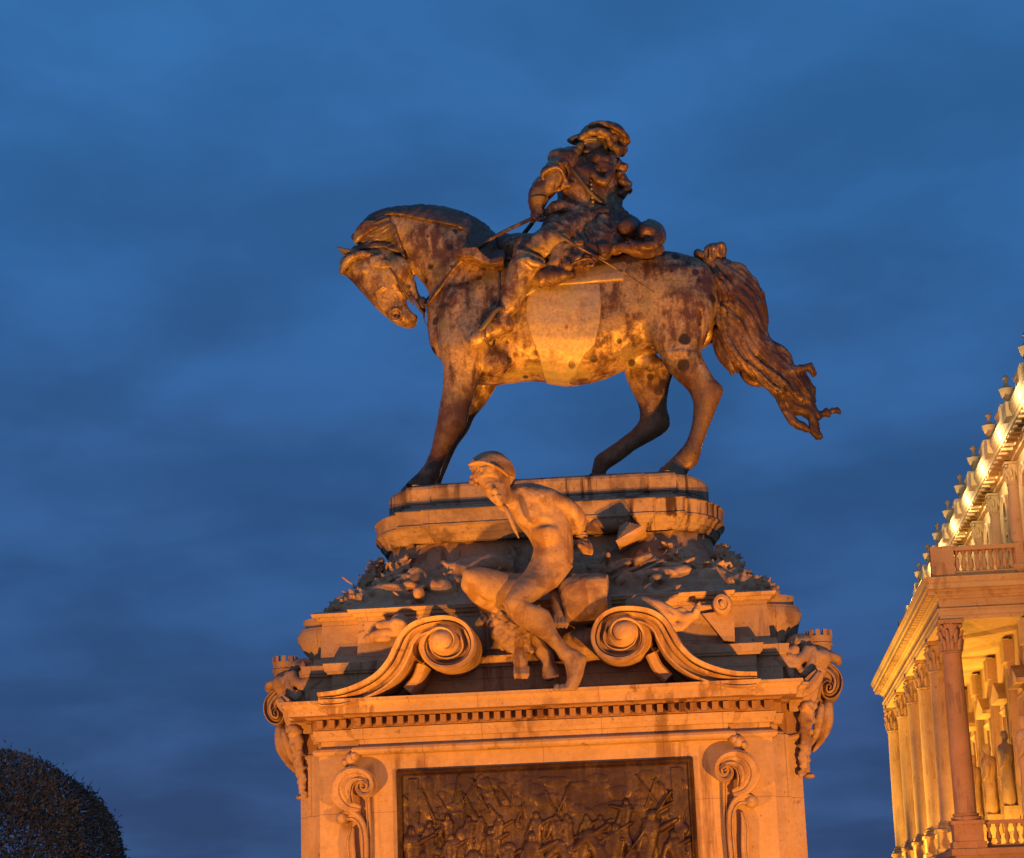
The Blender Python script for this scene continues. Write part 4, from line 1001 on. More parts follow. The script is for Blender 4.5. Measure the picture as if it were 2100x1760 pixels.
T.ell(r3(672, 300, -0.34), (0.185, 0.30, 0.115), 0.03, 'sub')
T.ell(r3(690, 345, -0.05), (0.19, 0.24, 0.09), 0.03, 'sub')
T.build('cocked_hat', M['bronze_rider'], rider, lambda P, N: 0.01 * fnoise(P, 9, 3, 4))
# coat skirts spread over the saddle
T = Sculpt((-0.6, YC - 1.2, 9.9), (2.0, YC + 0.9, 12.2), 0.0135)
for sd in (-1, 1):
    for (x0, y0), (x1, y1), r0, r1, d1 in (((420, 900), (260, 1090), 0.12, 0.12, 0.62), ((480, 930), (360, 1290), 0.13, 0.11, 0.80), ((540, 930), (470, 1310), 0.13, 0.12, 0.84), ((600, 940), (560, 1250), 0.12, 0.09, 0.82), ((680, 940), (660, 1230), 0.12, 0.10, 0.82), ((760, 930), (760, 1190), 0.14, 0.12, 0.76), ((840, 930), (860, 1150), 0.13, 0.13, 0.62), ((880, 920), (980, 1110), 0.13, 0.12, 0.45)):
        T.path([r3(x0, y0, sd * 0.30), r3((x0 + x1) / 2, (y0 + y1) / 2, sd * (0.36 + d1) / 2), r3(x1, y1, sd * d1)], [r0, r0 * 0.9, r1 * 0.75], 0.05, cr=3)
T.path([r3(520, 990, -0.62), r3(560, 1120, -0.80)], [0.035, 0.06], 0.02)
T.ell(r3(450, 1180, -0.95), (0.09, 0.10, 0.16), 0.04, 'sub')
T.path([r3(300, 880, -0.40), r3(360, 850, -0.44), r3(450, 830, -0.42), r3(540, 850, -0.46)], [0.06, 0.08, 0.08, 0.06], 0.03, cr=3)
T.build('coat_skirt', M['bronze_rider'], rider, lambda P, N: fold(P, 0.034, 4.5, 5))
# boots
YB = YC - 0.80
for sd, yb in ((-1, YB), (1, YC + 0.78)):
    T = Sculpt((-0.95, yb - 0.35, 9.2), (0.6, yb + 0.4, 11.6), 0.0125)
    T.loft([(ZA(590, 275), ZA(905, 395), 0.19, yb), (ZA(520, 420), ZA(870, 490), 0.21, yb), (ZA(500, 500), ZA(800, 560), 0.20, yb), (ZA(482, 580), ZA(745, 625), 0.19, yb), (ZA(455, 680), ZA(712, 710), 0.18, yb), (ZA(430, 780), ZA(675, 800), 0.16, yb), (ZA(410, 870), ZA(620, 890), 0.14, yb), (ZA(392, 960), ZA(548, 965), 0.125, yb), (ZA(350, 1040), ZA(525, 1060), 0.12, yb)], 0.03)
    T.path([P3(ZA, 450, 1050, yb), P3(ZA, 330, 1110, yb - 0.02), P3(ZA, 190, 1200, yb - 0.05), P3(ZA, 120, 1240, yb - 0.05)], [0.13, 0.125, 0.11, 0.07], 0.05, cr=3)
    T.ell(P3(ZA, 500, 1080, yb), (0.085, 0.10, 0.09), 0.04)
    T.ell(P3(ZA, 760, 300, yb), (0.20, 0.13, 0.09), 0.02, 'sub', ang=-0.38)
    T.path([P3(ZA, 610, 395, yb - 0.15), P3(ZA, 700, 380, yb - 0.21), P3(ZA, 790, 420, yb - 0.21), P3(ZA, 880, 430, yb - 0.14)], [0.03, 0.05, 0.05, 0.03], 0.03, cr=3)
    for q in range(5):
        T.path([P3(ZA, 385 - q * 4, 930 + 26 * q, yb - 0.10), P3(ZA, 450, 915 + 27 * q, yb - 0.15), P3(ZA, 535 - q * 3, 940 + 26 * q, yb - 0.08)], 0.010, 0.012, 'sub', cr=2)
    T.build('boot', M['bronze'], rider, lambda P, N: 0.008 * fnoise(P, 7, 3, 3))
    b = MB()
    b.tube([P3(ZA, 560, 905, yb), P3(ZA, 400, 890, yb - 0.17), P3(ZA, 300, 1010, yb - 0.17), P3(ZA, 215, 1110, yb - 0.15), P3(ZA, 165, 1060, yb - 0.12)], [0.02, 0.035, 0.045, 0.045, 0.02], 8, 4)
    b.ball(P3(ZA, 200, 1085, yb - 0.14), (0.06, 0.03, 0.075))
    b.build('spur', M['bronze_mane'], rider, True)
    b = MB()
    b.tube([P3(ZA, 420, 500, yb + sd * -0.05), P3(ZA, 400, 800, yb + 0.02), P3(ZA, 350, 1080, yb - 0.0)], 0.02, 6, 3)
    c_ = P3(ZA, 310, 1160, yb)
    b.tube([c_ + np.array([0.05 * math.cos(a), 0.17 * math.cos(a), 0.17 * math.sin(a)]) for a in np.linspace(0.35, 2 * math.pi + 0.35, 20)], 0.018, 6)
    b.build('stirrup', M['bronze_mane'], statue, True)
# reins
b = MB()
b.tube([r3(225, 890, -0.48), P3(Z1, 1000, 790, YC - 0.55), P3(Z1, 800, 930, YC - 0.52), P3(Z1, 650, 1125, YC - 0.42), P3(Z1, 600, 1190, YC - 0.30), P3(Z3, 1040, 1235, YC - 0.12)], [0.028, 0.03, 0.03, 0.028, 0.022, 0.02], 8, 5)
b.build('rein', M['bronze_rider'], statue, True)
b = MB()
b.tube([r3(215, 890, -0.44), P3(Z1, 1180, 760, YC - 0.10), P3(Z1, 1090, 850, YC + 0.25), P3(Z1, 900, 880, YC + 0.5), P3(Z1, 650, 1100, YC + 0.42), P3(Z3, 1040, 1235, YC + 0.12)], [0.028, 0.034, 0.034, 0.028, 0.022, 0.02], 8, 5)
b.build('rein', M['bronze_mane'], statue, True)
b = MB()
b.tube([r3(240, 900, -0.5), r3(300, 985, -0.66), r3(420, 1060, -0.88), r3(520, 1130, -0.95)], [0.02, 0.022, 0.022, 0.018], 6, 4)
b.build('rein_end', M['bronze_rider'], statue, True)
# sword in its scabbard with a curled hilt
b = MB()
b.tube([r3(405, 1065, -0.93), r3(560, 1160, -0.97), r3(700, 1235, -0.95), r3(910, 1362, -0.88)], [0.022, 0.018, 0.015, 0.014], 8, 3)
b.tube([r3(905, 1345, -0.86), r3(1010, 1420, -0.80), r3(1180, 1530, -0.74)], [0.010, 0.009, 0.007], 6, 3)
b.build('scabbard', M['bronze_rider'], rider, True)
b = MB()
b.tube([r3(480, 1305, -0.95), r3(560, 1265, -1.0), r3(640, 1250, -1.0), r3(680, 1280, -1.0), r3(665, 1310, -1.0), r3(620, 1310, -1.0), r3(600, 1335, -1.0)], [0.014, 0.022, 0.02, 0.022, 0.02, 0.024, 0.02], 8, 4)
b.build('sword_hilt', M['bronze_rider'], rider, True)
# saddle, knee roll and the rolled cloak behind
T = Sculpt((-0.9, YC - 1.2, 9.8), (2.4, YC + 1.0, 12.0), 0.0135)
T.loft([(Z1(1020, 800), Z1(1050, 1000), 0.40, YC), (Z1(1200, 800), Z1(1200, 1000), 0.56, YC), (Z1(1500, 840), Z1(1500, 1010), 0.62, YC), (Z1(1700, 800), Z1(1720, 960), 0.50, YC), (Z1(1760, 780), Z1(1800, 900), 0.35, YC)], 0.05)
T.ell(P3(Z1, 1070, 860, YC), (0.12, 0.34, 0.17), 0.06)
for sd in (-1, 1):
    T.path([P3(Z2, 210, 1430, YC + sd * 0.80), P3(Z2, 330, 1410, YC + sd * 0.86), P3(Z2, 490, 1385, YC + sd * 0.84)], [0.09, 0.115, 0.05], 0.04, cr=3)
    T.loft([(Z2(180, 1350), Z2(240, 1480), 0.10, YC + sd * 0.72), (Z2(330, 1260), Z2(350, 1440), 0.12, YC + sd * 0.76), (Z2(500, 1220), Z2(500, 1390), 0.12, YC + sd * 0.74), (Z2(640, 1200), Z2(640, 1330), 0.1, YC + sd * 0.66)], 0.06)
T.build('saddle', M['bronze_rider'], statue, coat)
T = Sculpt((0.9, YC - 1.1, 10.6), (2.4, YC + 1.0, 12.2), 0.0135)
T.path([r3(1140, 1065, -0.75), r3(1150, 1060, 0.0), r3(1140, 1065, 0.7)], [0.17, 0.205, 0.17], 0.04)
T.path([r3(960, 1010, -0.60), r3(980, 990, 0.0), r3(960, 1010, 0.6)], [0.13, 0.17, 0.13], 0.05)
T.path([r3(830, 1180, -0.72), r3(900, 1150, -0.80), r3(1000, 1180, -0.82), r3(1120, 1195, -0.75), r3(1230, 1170, -0.60)], [0.03, 0.05, 0.055, 0.06, 0.05], 0.04, cr=3)
T.ell(r3(1130, 1060, -0.95), (0.10, 0.09, 0.12), 0.03, 'sub')
T.path([r3(990, 1110, -0.84), r3(1080, 1150, -0.92), r3(1190, 1130, -0.90), r3(1200, 1060, -0.88)], [0.03, 0.045, 0.045, 0.03], 0.03, cr=3)
T.build('rolled_cloak', M['bronze_rider'], statue, lambda P, N: fold(P, 0.022, 4.5, 7))
# ------------------------------------------------------------------ stone captive seated on the cornice
captive = empty('captive_figure', (0, 0.0, 4.72), 'stone nude captive in a cap, bent forward between the two scrolls, hands bound behind', 'statue')
YP = -0.10
def c3(x, y, dy=0.0): return P3(Z6, x, y, YP + dy)
B = Sculpt((-1.35, -1.05, 4.66), (0.95, 0.75, 7.75), 0.0115)
# trunk leaning over to the left
B.loft([(Z6(445, 440), Z6(520, 330), 0.15, YP - 0.18), (Z6(480, 480), Z6(640, 325), 0.30, YP - 0.1), (Z6(510, 545), Z6(790, 380), 0.38, YP - 0.05), (Z6(560, 610), Z6(850, 490), 0.37, YP), (Z6(605, 665), Z6(880, 600), 0.33, YP), (Z6(640, 730), Z6(888, 710), 0.31, YP), (Z6(645, 800), Z6(886, 810), 0.34, YP), (Z6(680, 880), Z6(860, 900), 0.36, YP + 0.05), (Z6(740, 930), Z6(820, 945), 0.28, YP + 0.1)], 0.05)
B.ell(c3(600, 520, -0.34), (0.20, 0.10, 0.15), 0.08, ang=-0.7)
B.ell(c3(700, 620, -0.32), (0.19, 0.08, 0.16), 0.09, ang=-0.4)
B.path([c3(630, 600, -0.40), c3(700, 570, -0.39), c3(780, 575, -0.36)], 0.008, 0.09, 'sub')
B.ell(c3(672, 742, -0.335), (0.02, 0.03, 0.025), 0.02, 'sub')
B.path([c3(655, 800, -0.34), c3(740, 820, -0.37), c3(850, 780, -0.34)], 0.006, 0.09, 'sub')
# head
hx = math.radians(-62)
B.loft([(Z6(285, 210), Z6(470, 200), 0.16, YP - 0.40), (Z6(255, 270), Z6(488, 270), 0.21, YP - 0.42), (Z6(290, 330), Z6(490, 330), 0.22, YP - 0.44), (Z6(330, 385), Z6(482, 385), 0.20, YP - 0.46), (Z6(365, 430), Z6(480, 425), 0.16, YP - 0.48), (Z6(405, 462), Z6(470, 448), 0.10, YP - 0.50)], 0.03)
B.path([c3(470, 430, -0.32), c3(520, 440, -0.18)], [0.15, 0.18], 0.05)
def f3(x, y, d=-0.62): return c3(x, y, d)
B.path([f3(378, 322, -0.63), f3(393, 365, -0.69), f3(398, 378, -0.68)], [0.022, 0.034, 0.03], 0.02)      # nose
B.path([f3(335, 345, -0.60), f3(360, 327, -0.65)], 0.022, 0.02); B.path([f3(400, 322, -0.65), f3(440, 325, -0.61)], 0.022, 0.02)
for x, y in ((350, 357), (422, 345)):
    B.ell(f3(x, y, -0.66), (0.040, 0.035, 0.022), 0.015, 'sub'); B.ell(f3(x, y + 3, -0.625), (0.026, 0.022, 0.016), 0.01)
B.path([f3(375, 408, -0.64), f3(404, 406, -0.675), f3(432, 400, -0.64)], [0.014, 0.024, 0.014], 0.015)
B.path([f3(380, 418, -0.64), f3(408, 420, -0.67), f3(430, 412, -0.64)], [0.012, 0.022, 0.012], 0.015)
B.path([f3(372, 412, -0.665), f3(406, 412, -0.70), f3(434, 405, -0.665)], 0.007, 0.008, 'sub')
B.ell(f3(425, 445, -0.60), (0.05, 0.05, 0.04), 0.03)
B.ell(f3(478, 375, -0.38), (0.025, 0.05, 0.06), 0.02)
# near arm, drawn behind the back; clenched hand
B.loft([(Z6(505, 350), Z6(590, 480), 0.15, YP - 0.18), (Z6(600, 335), Z6(660, 490), 0.165, YP - 0.20), (Z6(710, 350), Z6(745, 500), 0.165, YP - 0.18), (Z6(800, 380), Z6(808, 510), 0.155, YP - 0.12), (Z6(885, 430), Z6(845, 545), 0.145, YP - 0.06), (Z6(950, 495), Z6(868, 580), 0.135, YP - 0.0), (Z6(972, 560), Z6(884, 625), 0.125, YP + 0.05), (Z6(966, 615), Z6(898, 655), 0.10, YP + 0.1), (Z6(957, 660), Z6(910, 672), 0.075, YP + 0.12)], 0.035)
B.ell(c3(955, 705, 0.10), (0.085, 0.085, 0.085), 0.04)
for k_ in range(4):
    B.path([c3(925 + 22 * k_, 690 + 6 * k_, 0.02), c3(935 + 22 * k_, 725 + 7 * k_, -0.02), c3(952 + 16 * k_, 755 + 3 * k_, 0.02), c3(965 + 12 * k_, 740, 0.08)], [0.030, 0.030, 0.027, 0.022], 0.008)
B.path([c3(915, 690, 0.0), c3(930, 715, -0.06), c3(965, 725, -0.08)], [0.034, 0.032, 0.024], 0.012)
# near thigh, shin and foot
B.loft([(Z6(650, 745), Z6(892, 850), 0.27, YP - 0.02), (Z6(600, 850), Z6(845, 925), 0.25, YP - 0.12), (Z6(555, 915), Z6(760, 990), 0.215, YP - 0.26), (Z6(505, 975), Z6(660, 1055), 0.185, YP - 0.38), (Z6(462, 1040), Z6(600, 1105), 0.17, YP - 0.44), (Z6(452, 1085), Z6(560, 1150), 0.14, YP - 0.44)], 0.05)
B.loft([(Z6(450, 1070), Z6(640, 1085), 0.15, YP - 0.44), (Z6(472, 1150), Z6(730, 1120), 0.165, YP - 0.42), (Z6(540, 1215), Z6(762, 1180), 0.165, YP - 0.38), (Z6(630, 1265), Z6(780, 1235), 0.145, YP - 0.36), (Z6(720, 1325), Z6(812, 1290), 0.115, YP - 0.35), (Z6(780, 1385), Z6(862, 1345), 0.095, YP - 0.35), (Z6(805, 1430), Z6(930, 1385), 0.095, YP - 0.35)], 0.045)
B.loft([(Z6(800, 1395), Z6(905, 1375), 0.09, YP - 0.35), (Z6(822, 1440), Z6(975, 1415), 0.105, YP - 0.35), (Z6(842, 1500), Z6(960, 1480), 0.115, YP - 0.36), (Z6(850, 1550), Z6(945, 1540), 0.12, YP - 0.38), (Z6(842, 1590), Z6(925, 1590), 0.12, YP - 0.40), (Z6(830, 1622), Z6(905, 1628), 0.11, YP - 0.41)], 0.04)
for k_ in range(5):
    x = 905 - 26 * k_ if k_ < 4 else 790
    B.path([c3(x - 5, 1600, -0.42), c3(x - 14, 1622, -0.47), c3(x - 16, 1636, -0.48)], [0.036, 0.032, 0.026], 0.012)
# far thigh ending in the knee at the left, shin going back under
B.loft([(Z6(700, 880), Z6(640, 1060), 0.22, YP + 0.05), (Z6(520, 890), Z6(480, 1085), 0.22, YP - 0.16), (Z6(385, 865), Z6(365, 1075), 0.205, YP - 0.32), (Z6(290, 845), Z6(290, 1030), 0.18, YP - 0.42), (Z6(225, 850), Z6(232, 990), 0.15, YP - 0.46), (Z6(192, 880), Z6(205, 940), 0.08, YP - 0.46)], 0.05)
B.path([c3(260, 950, -0.38), c3(400, 1090, -0.08), c3(560, 1200, 0.02), c3(660, 1330, 0.0), c3(700, 1410, -0.02)], [0.16, 0.17, 0.15, 0.11, 0.08], 0.04, cr=3)
B.loft([(Z6(640, 1290), Z6(735, 1330), 0.09, YP - 0.02), (Z6(668, 1380), Z6(765, 1390), 0.09, YP - 0.03), (Z6(685, 1460), Z6(775, 1455), 0.095, YP - 0.05), (Z6(692, 1520), Z6(798, 1500), 0.10, YP - 0.07), (Z6(705, 1555), Z6(790, 1535), 0.09, YP - 0.09), (Z6(730, 1568), Z6(765, 1558), 0.05, YP - 0.10)], 0.03)
for k_ in range(5): B.path([c3(705 + 22 * k_, 1530, -0.10), c3(710 + 21 * k_, 1556 - 6 * k_, -0.16)], [0.03, 0.022], 0.012)
cb = B.build('captive_body', M['stone_figure'], captive, lambda P, N: 0.004 * fnoise(P, 6, 3, 2))
# short curled hair, cap and cord
T = Sculpt((-1.35, -1.0, 6.6), (-0.2, 0.4, 7.9), 0.0105)
rnd = random.Random(9)
for k_ in range(110):
    u, v_ = rnd.uniform(0, 1), rnd.uniform(0, 1)
    x = 248 + u * 215; y = 205 + v_ * (45 + 75 * abs(u - 0.55) * 1.6) + 26 * u
    T.ell(c3(x, y, -0.645 + 0.9 * (u - 0.55) ** 2), rnd.uniform(0.028, 0.044), 0.010)
for k_ in range(34): T.ell(c3(264 + rnd.uniform(0, 34), 225 + rnd.uniform(0, 110), -0.52 + rnd.uniform(0, 0.14)), 0.032, 0.010)
T.build('curled_hair', M['stone_figure'], captive)
T = Sculpt((-1.4, -1.1, 6.6), (-0.1, 0.5, 7.95), 0.0115)
T.loft([(Z6(232, 215), Z6(520, 280), 0.26, YP - 0.40), (Z6(250, 178), Z6(520, 240), 0.27, YP - 0.36), (Z6(310, 138), Z6(500, 190), 0.24, YP - 0.34), (Z6(350, 125), Z6(450, 142), 0.15, YP - 0.34)], 0.03)
T.loft([(Z6(440, 220), Z6(522, 250), 0.20, YP - 0.25), (Z6(450, 300), Z6(520, 300), 0.17, YP - 0.22), (Z6(470, 370), Z6(500, 370), 0.10, YP - 0.22)], 0.04)
T.path([c3(236, 205, -0.62), c3(300, 188, -0.70), c3(380, 208, -0.70), c3(445, 245, -0.66), c3(480, 275, -0.56)], 0.022, 0.015, cr=3)
T.build('cap', M['stone_figure'], captive, lambda P, N: 0.006 * fnoise(P, 8, 3, 2))
b = MB()
b.tube([c3(440, 462, -0.50), c3(466, 482, -0.57), c3(492, 540, -0.60), c3(520, 610, -0.61), c3(546, 668, -0.60)], [0.03, 0.034, 0.032, 0.025, 0.008], 8, 4)
b.build('neck_cord', M['stone_figure'], captive, True)
b = MB()
for q in (0.0, 0.03):
    b.tube([c3(932, 660, 0.12) + np.array([0.085 * math.cos(a), 0.085 * math.sin(a), q + 0.01 * math.cos(a)]) for a in np.linspace(0, 2 * math.pi, 16)], 0.017, 6)
b.build('wrist_rope', M['stone_figure'], captive, True)
# fleece with paws hanging under him and the block he sits on
def curls(P, N):
    return 0.020 * fnoise(P, 11, 3, 2) + 0.012 * np.sin(40 * P[:, 0] + 6 * vnoise(P, 6, 1)) * np.sin(40 * P[:, 2] + 6 * vnoise(P, 6, 5))
T = Sculpt((-1.3, -0.8, 4.66), (0.7, 0.7, 6.6), 0.0115)
T.loft([(Z6(290, 1110), Z6(460, 1090), 0.12, YP + 0.0), (Z6(300, 1170), Z6(560, 1150), 0.18, YP - 0.06), (Z6(360, 1240), Z6(610, 1230), 0.20, YP - 0.10), (Z6(395, 1310), Z6(625, 1310), 0.18, YP - 0.12), (Z6(430, 1360), Z6(600, 1350), 0.13, YP - 0.12), (Z6(505, 1400), Z6(590, 1380), 0.08, YP - 0.12)], 0.04)
T.path([c3(330, 1140, -0.05), c3(300, 1200, -0.08)], [0.09, 0.05], 0.03)
T.path([c3(590, 1350, -0.1), c3(625, 1375, -0.14)], [0.06, 0.04], 0.03)
T.build('hanging_fleece', M['stone_figure'], captive, curls)
def paw(pts, rad, toes, ty, name='fleece_paw'):
    T = Sculpt((-1.3, -0.9, 4.6), (0.7, 0.7, 6.6), 0.0105)
    T.path([c3(*q) for q in pts], rad, 0.03, cr=3)
    for x in toes:
        T.path([c3(x, ty - 60, pts[-1][2] - 0.04), c3(x, ty - 14, pts[-1][2] - 0.11), c3(x - 2, ty + 6, pts[-1][2] - 0.10)], [0.030, 0.032, 0.022], 0.008)
    T.build(name, M['stone_figure'], captive, lambda P, N: 0.004 * fnoise(P, 12, 2, 2))
paw([(545, 1360, -0.14), (555, 1430, -0.17), (560, 1480, -0.19)], [0.075, 0.085, 0.07], (527, 552, 575, 597), 1540)
paw([(770, 1000, 0.0), (790, 1080, -0.06), (805, 1150, -0.10), (806, 1180, -0.12)], [0.06, 0.08, 0.08, 0.07], (772, 796, 820, 845), 1222)
T = Sculpt((-0.4, -0.75, 4.66), (0.95, 0.8, 6.3), 0.0125)
T.loft([(Z6(800, 980), Z6(850, 1210), 0.30, YP + 0.05), (Z6(860, 930), Z6(900, 1225), 0.36, YP + 0.05), (Z6(980, 900), Z6(1010, 1195), 0.38, YP + 0.05), (Z6(1120, 905), Z6(1120, 1140), 0.36, YP + 0.05), (Z6(1190, 940), Z6(1190, 1110), 0.30, YP + 0.06), (Z6(1222, 990), Z6(1225, 1060), 0.15, YP + 0.08)], 0.03, ex=3.2)
T.ell(c3(950, 1310, 0.15), (0.26, 0.26, 0.16), 0.05); T.ell(c3(880, 1400, 0.18), (0.3, 0.22, 0.12), 0.05); T.ell(c3(1000, 1390, 0.2), (0.28, 0.2, 0.10), 0.05)
T.build('seat_block', M['stone_figure'], captive, lambda P, N: 0.014 * fnoise(P, 5, 4, 2))
# ------------------------------------------------------------------ carved corner cartouches
def cart_pieces():
    YK = 0.95
    def q3(x, y, Y=YK): return un(*ZL(x, y), Y)
    S = Sculpt((-4.05, -0.15, 3.0), (-2.75, 1.75, 5.75), 0.0125)
    # drop shaped shield
    S.loft([(ZL(212, 850), ZL(300, 845), 0.16, YK), (ZL(205, 930), ZL(345, 915), 0.26, YK), (ZL(215, 1020), ZL(372, 990), 0.30, YK), (ZL(238, 1120), ZL(398, 1090), 0.28, YK), (ZL(295, 1215), ZL(420, 1190), 0.2, YK), (ZL(360, 1280), ZL(435, 1265), 0.11, YK), (ZL(425, 1350), ZL(450, 1345), 0.04, YK)], 0.03)
    S.path([q3(275, 900, 0.62), q3(305, 1020, 0.60), q3(350, 1150, 0.64), q3(420, 1280, 0.74)], [0.03, 0.045, 0.045, 0.02], 0.03, cr=3)
    S.path([q3(215, 900, 0.75), q3(222, 1030, 0.72), q3(250, 1130, 0.74), q3(320, 1230, 0.8), q3(420, 1340, 0.85)], [0.035, 0.04, 0.04, 0.035, 0.02], 0.02, cr=3)
    # cornice sweeping out to the corner
    S.loft([(ZL(238, 590), ZL(300, 740), 0.28, 0.75), (ZL(300, 650), ZL(340, 840), 0.28, 0.70), (ZL(370, 690), ZL(410, 890), 0.28, 0.66), (ZL(470, 690), ZL(520, 890), 0.28, 0.62), (ZL(560, 680), ZL(590, 880), 0.25, 0.6)], 0.03, ex=3.5)
    S.path([q3(236, 588, 0.42), q3(300, 655, 0.40), q3(380, 700, 0.38), q3(440, 712, 0.36)], 0.022, 0.015, cr=3)
    S.path([q3(270, 640, 0.42), q3(330, 740, 0.40), q3(430, 775, 0.36)], 0.014, 0.02, 'sub', cr=3)
    S.loft([(ZL(285, 640), ZL(330, 880), 0.22, 0.9), (ZL(400, 610), ZL(430, 1000), 0.34, 0.95), (ZL(520, 600), ZL(540, 1150), 0.42, 1.0), (ZL(640, 600), ZL(640, 1200), 0.42, 1.05)], 0.04)
    # carrying pier with fruit drop
    S.loft([(ZL(300, 850), ZL(560, 850), 0.35, 0.85), (ZL(400, 1000), ZL(600, 1000), 0.3, 0.8), (ZL(450, 1150), ZL(600, 1150), 0.25, 0.78), (ZL(490, 1400), ZL(610, 1400), 0.2, 0.75), (ZL(505, 1560), ZL(610, 1560), 0.15, 0.75)], 0.04)
    rnd = random.Random(21)
    for k_ in range(150):
        u = rnd.random(); x = 372 + 105 * u + rnd.uniform(-40, 60) * (1 - 0.55 * u); y = 880 + 690 * u
        S.ell(q3(x, y, 0.44 + rnd.uniform(-0.08, 0.08) + 0.05 * u), rnd.uniform(0.024, 0.058) * (1.1 - 0.4 * u), 0.010)
    for k_ in range(60):
        u = rnd.random(); x = 372 + 105 * u + rnd.uniform(-40, 60) * (1 - 0.55 * u); y = 880 + 690 * u
        p = q3(x, y, 0.40); d = np.array([rnd.uniform(-1, 1), rnd.uniform(-.8, 0), rnd.uniform(-1, 1)]) * 0.07
        S.path([p - d, p, p + d], [0.012, 0.03, 0.008], 0.01)
    S.ell(q3(455, 1578, 0.7), (0.075, 0.10, 0.035), 0.02); S.path([q3(465, 1380, 0.72), q3(470, 1560, 0.72)], 0.03, 0.02)
    S.path([q3(440, 1135, 0.52), q3(490, 1175, 0.5), q3(600, 1195, 0.46)], 0.035, 0.02, cr=3)
    S.path([q3(495, 1430, 0.6), q3(540, 1462, 0.56), q3(605, 1462, 0.52)], 0.02, 0.015, cr=3)
    # mask, wings and swags on top
    S.ell(q3(300, 440, 0.85), (0.18, 0.28, 0.14), 0.05)
    S.loft([(ZL(230, 470), ZL(260, 640), 0.25, 0.95), (ZL(400, 470), ZL(400, 680), 0.35, 0.95), (ZL(600, 440), ZL(600, 690), 0.4, 1.0)], 0.04)
    S.path([q3(130, 500, 0.95), q3(150, 450, 0.9), q3(230, 420, 0.82), q3(300, 410, 0.75)], [0.045, 0.055, 0.05, 0.05], 0.02, cr=3, sy=2)
    S.path([q3(322, 350, 0.62), q3(325, 430, 0.56), q3(345, 510, 0.52), q3(390, 570, 0.50), q3(430, 560, 0.50), q3(445, 520, 0.52)], [0.055, 0.055, 0.05, 0.05, 0.045, 0.035], 0.015, cr=3)
    S.path([q3(290, 390, 0.62), q3(280, 440, 0.60), q3(300, 490, 0.58), q3(315, 440, 0.58)], [0.04, 0.035, 0.035, 0.03], 0.012, cr=3)
    S.path([q3(370, 340, 0.58), q3(400, 410, 0.52), q3(460, 440, 0.48), q3(540, 410, 0.46), q3(610, 360, 0.46)], [0.05, 0.06, 0.06, 0.055, 0.04], 0.015, cr=3)
    S.path([q3(440, 470, 0.48), q3(510, 490, 0.45), q3(580, 440, 0.45), q3(650, 400, 0.44)], [0.04, 0.05, 0.05, 0.035], 0.015, cr=3)
    S.path([q3(530, 490, 0.46), q3(525, 560, 0.46), q3(515, 605, 0.46)], [0.05, 0.045, 0.03], 0.015, cr=3)
    S.path([q3(610, 430, 0.45), q3(600, 480, 0.45)], [0.045, 0.03], 0.015)
    for x, y, r in ((560, 370, 0.06), (590, 400, 0.05), (500, 350, 0.06), (540, 340, 0.05), (470, 330, 0.06)): S.ell(q3(x, y, 0.5), r, 0.02)
    S.ell(q3(470, 290, 0.95), (0.20, 0.26, 0.14), 0.05)
    S.loft([(ZL(420, 290), ZL(500, 290), 0.05, 0.7), (ZL(455, 230), ZL(505, 250), 0.05, 0.7), (ZL(468, 190), ZL(480, 195), 0.02, 0.7)], 0.01)
    P, F = S.surf(lambda P, N: 0.006 * fnoise(P, 9, 3, 4))
    C = MB()
    c = q3(295, 345, 0.95)
    n = 28; r0 = 0.165
    C.rings([[(c[0] + r * math.cos(2 * math.pi * i / n), c[1] + r * 1.25 * math.sin(2 * math.pi * i / n), c[2] + z) for i in range(n)] for r, z in ((r0 * 0.9, -0.06), (r0 * 0.92, 0.02), (r0 * 1.05, 0.03), (r0 * 1.05, 0.055), (r0 * 0.95, 0.06), (r0 * 1.02, 0.15), (r0 * 0.8, 0.152), (r0 * 0.75, 0.05))])
    for i in range(11):
        a0, a1 = 2 * math.pi * (i + 0.2) / 11, 2 * math.pi * (i + 0.75) / 11
        pts = []
        for z in (0.14, 0.225):
            for r, a in ((r0 * 1.04, a0), (r0 * 1.04, a1), (r0 * 0.8, a1), (r0 * 0.8, a0)):
                pts.append((c[0] + r * math.cos(a), c[1] + 1.25 * r * math.sin(a), c[2] + z))
        C.add(pts, [(0, 3, 2, 1), (4, 5, 6, 7), (0, 1, 5, 4), (1, 2, 6, 5), (2, 3, 7, 6), (3, 0, 4, 7)])
    # moulded volute and the upturned horn of the cornice
    W = MB()
    vol = [(345, 505), (270, 505), (185, 545), (125, 625), (118, 715), (155, 790), (212, 812), (252, 775), (246, 715), (212, 692), (182, 715), (188, 755), (208, 758)]
    q = crom(np.column_stack([np.array([un(*ZL(*p_), 0.72)[[0, 2]] for p_ in vol]), [0.05, 0.06, 0.066, 0.066, 0.062, 0.058, 0.052, 0.046, 0.04, 0.034, 0.028, 0.024, 0.016], np.linspace(0.60, 0.70, 13)]), 6)
    W.sweep(q[:, :2], q[:, 2], q[:, 3], BAND, 1.3)
    vc = un(*ZL(196, 700), 0.72)
    n = 24
    W.rings([[(vc[0] + r * math.cos(2 * math.pi * i / n), y, vc[2] + 1.25 * r * math.sin(2 * math.pi * i / n)) for i in range(n)] for r, y in ((0.15, 1.35), (0.15, 0.80), (0.12, 0.76), (0.02, 0.74))])
    hn = [(560, 742), (470, 742), (390, 722), (325, 680), (275, 630), (238, 582)]
    q = crom(np.column_stack([np.array([un(*ZL(*p_), 0.35)[[0, 2]] for p_ in hn]), [0.10, 0.10, 0.10, 0.095, 0.085, 0.06]]), 6)
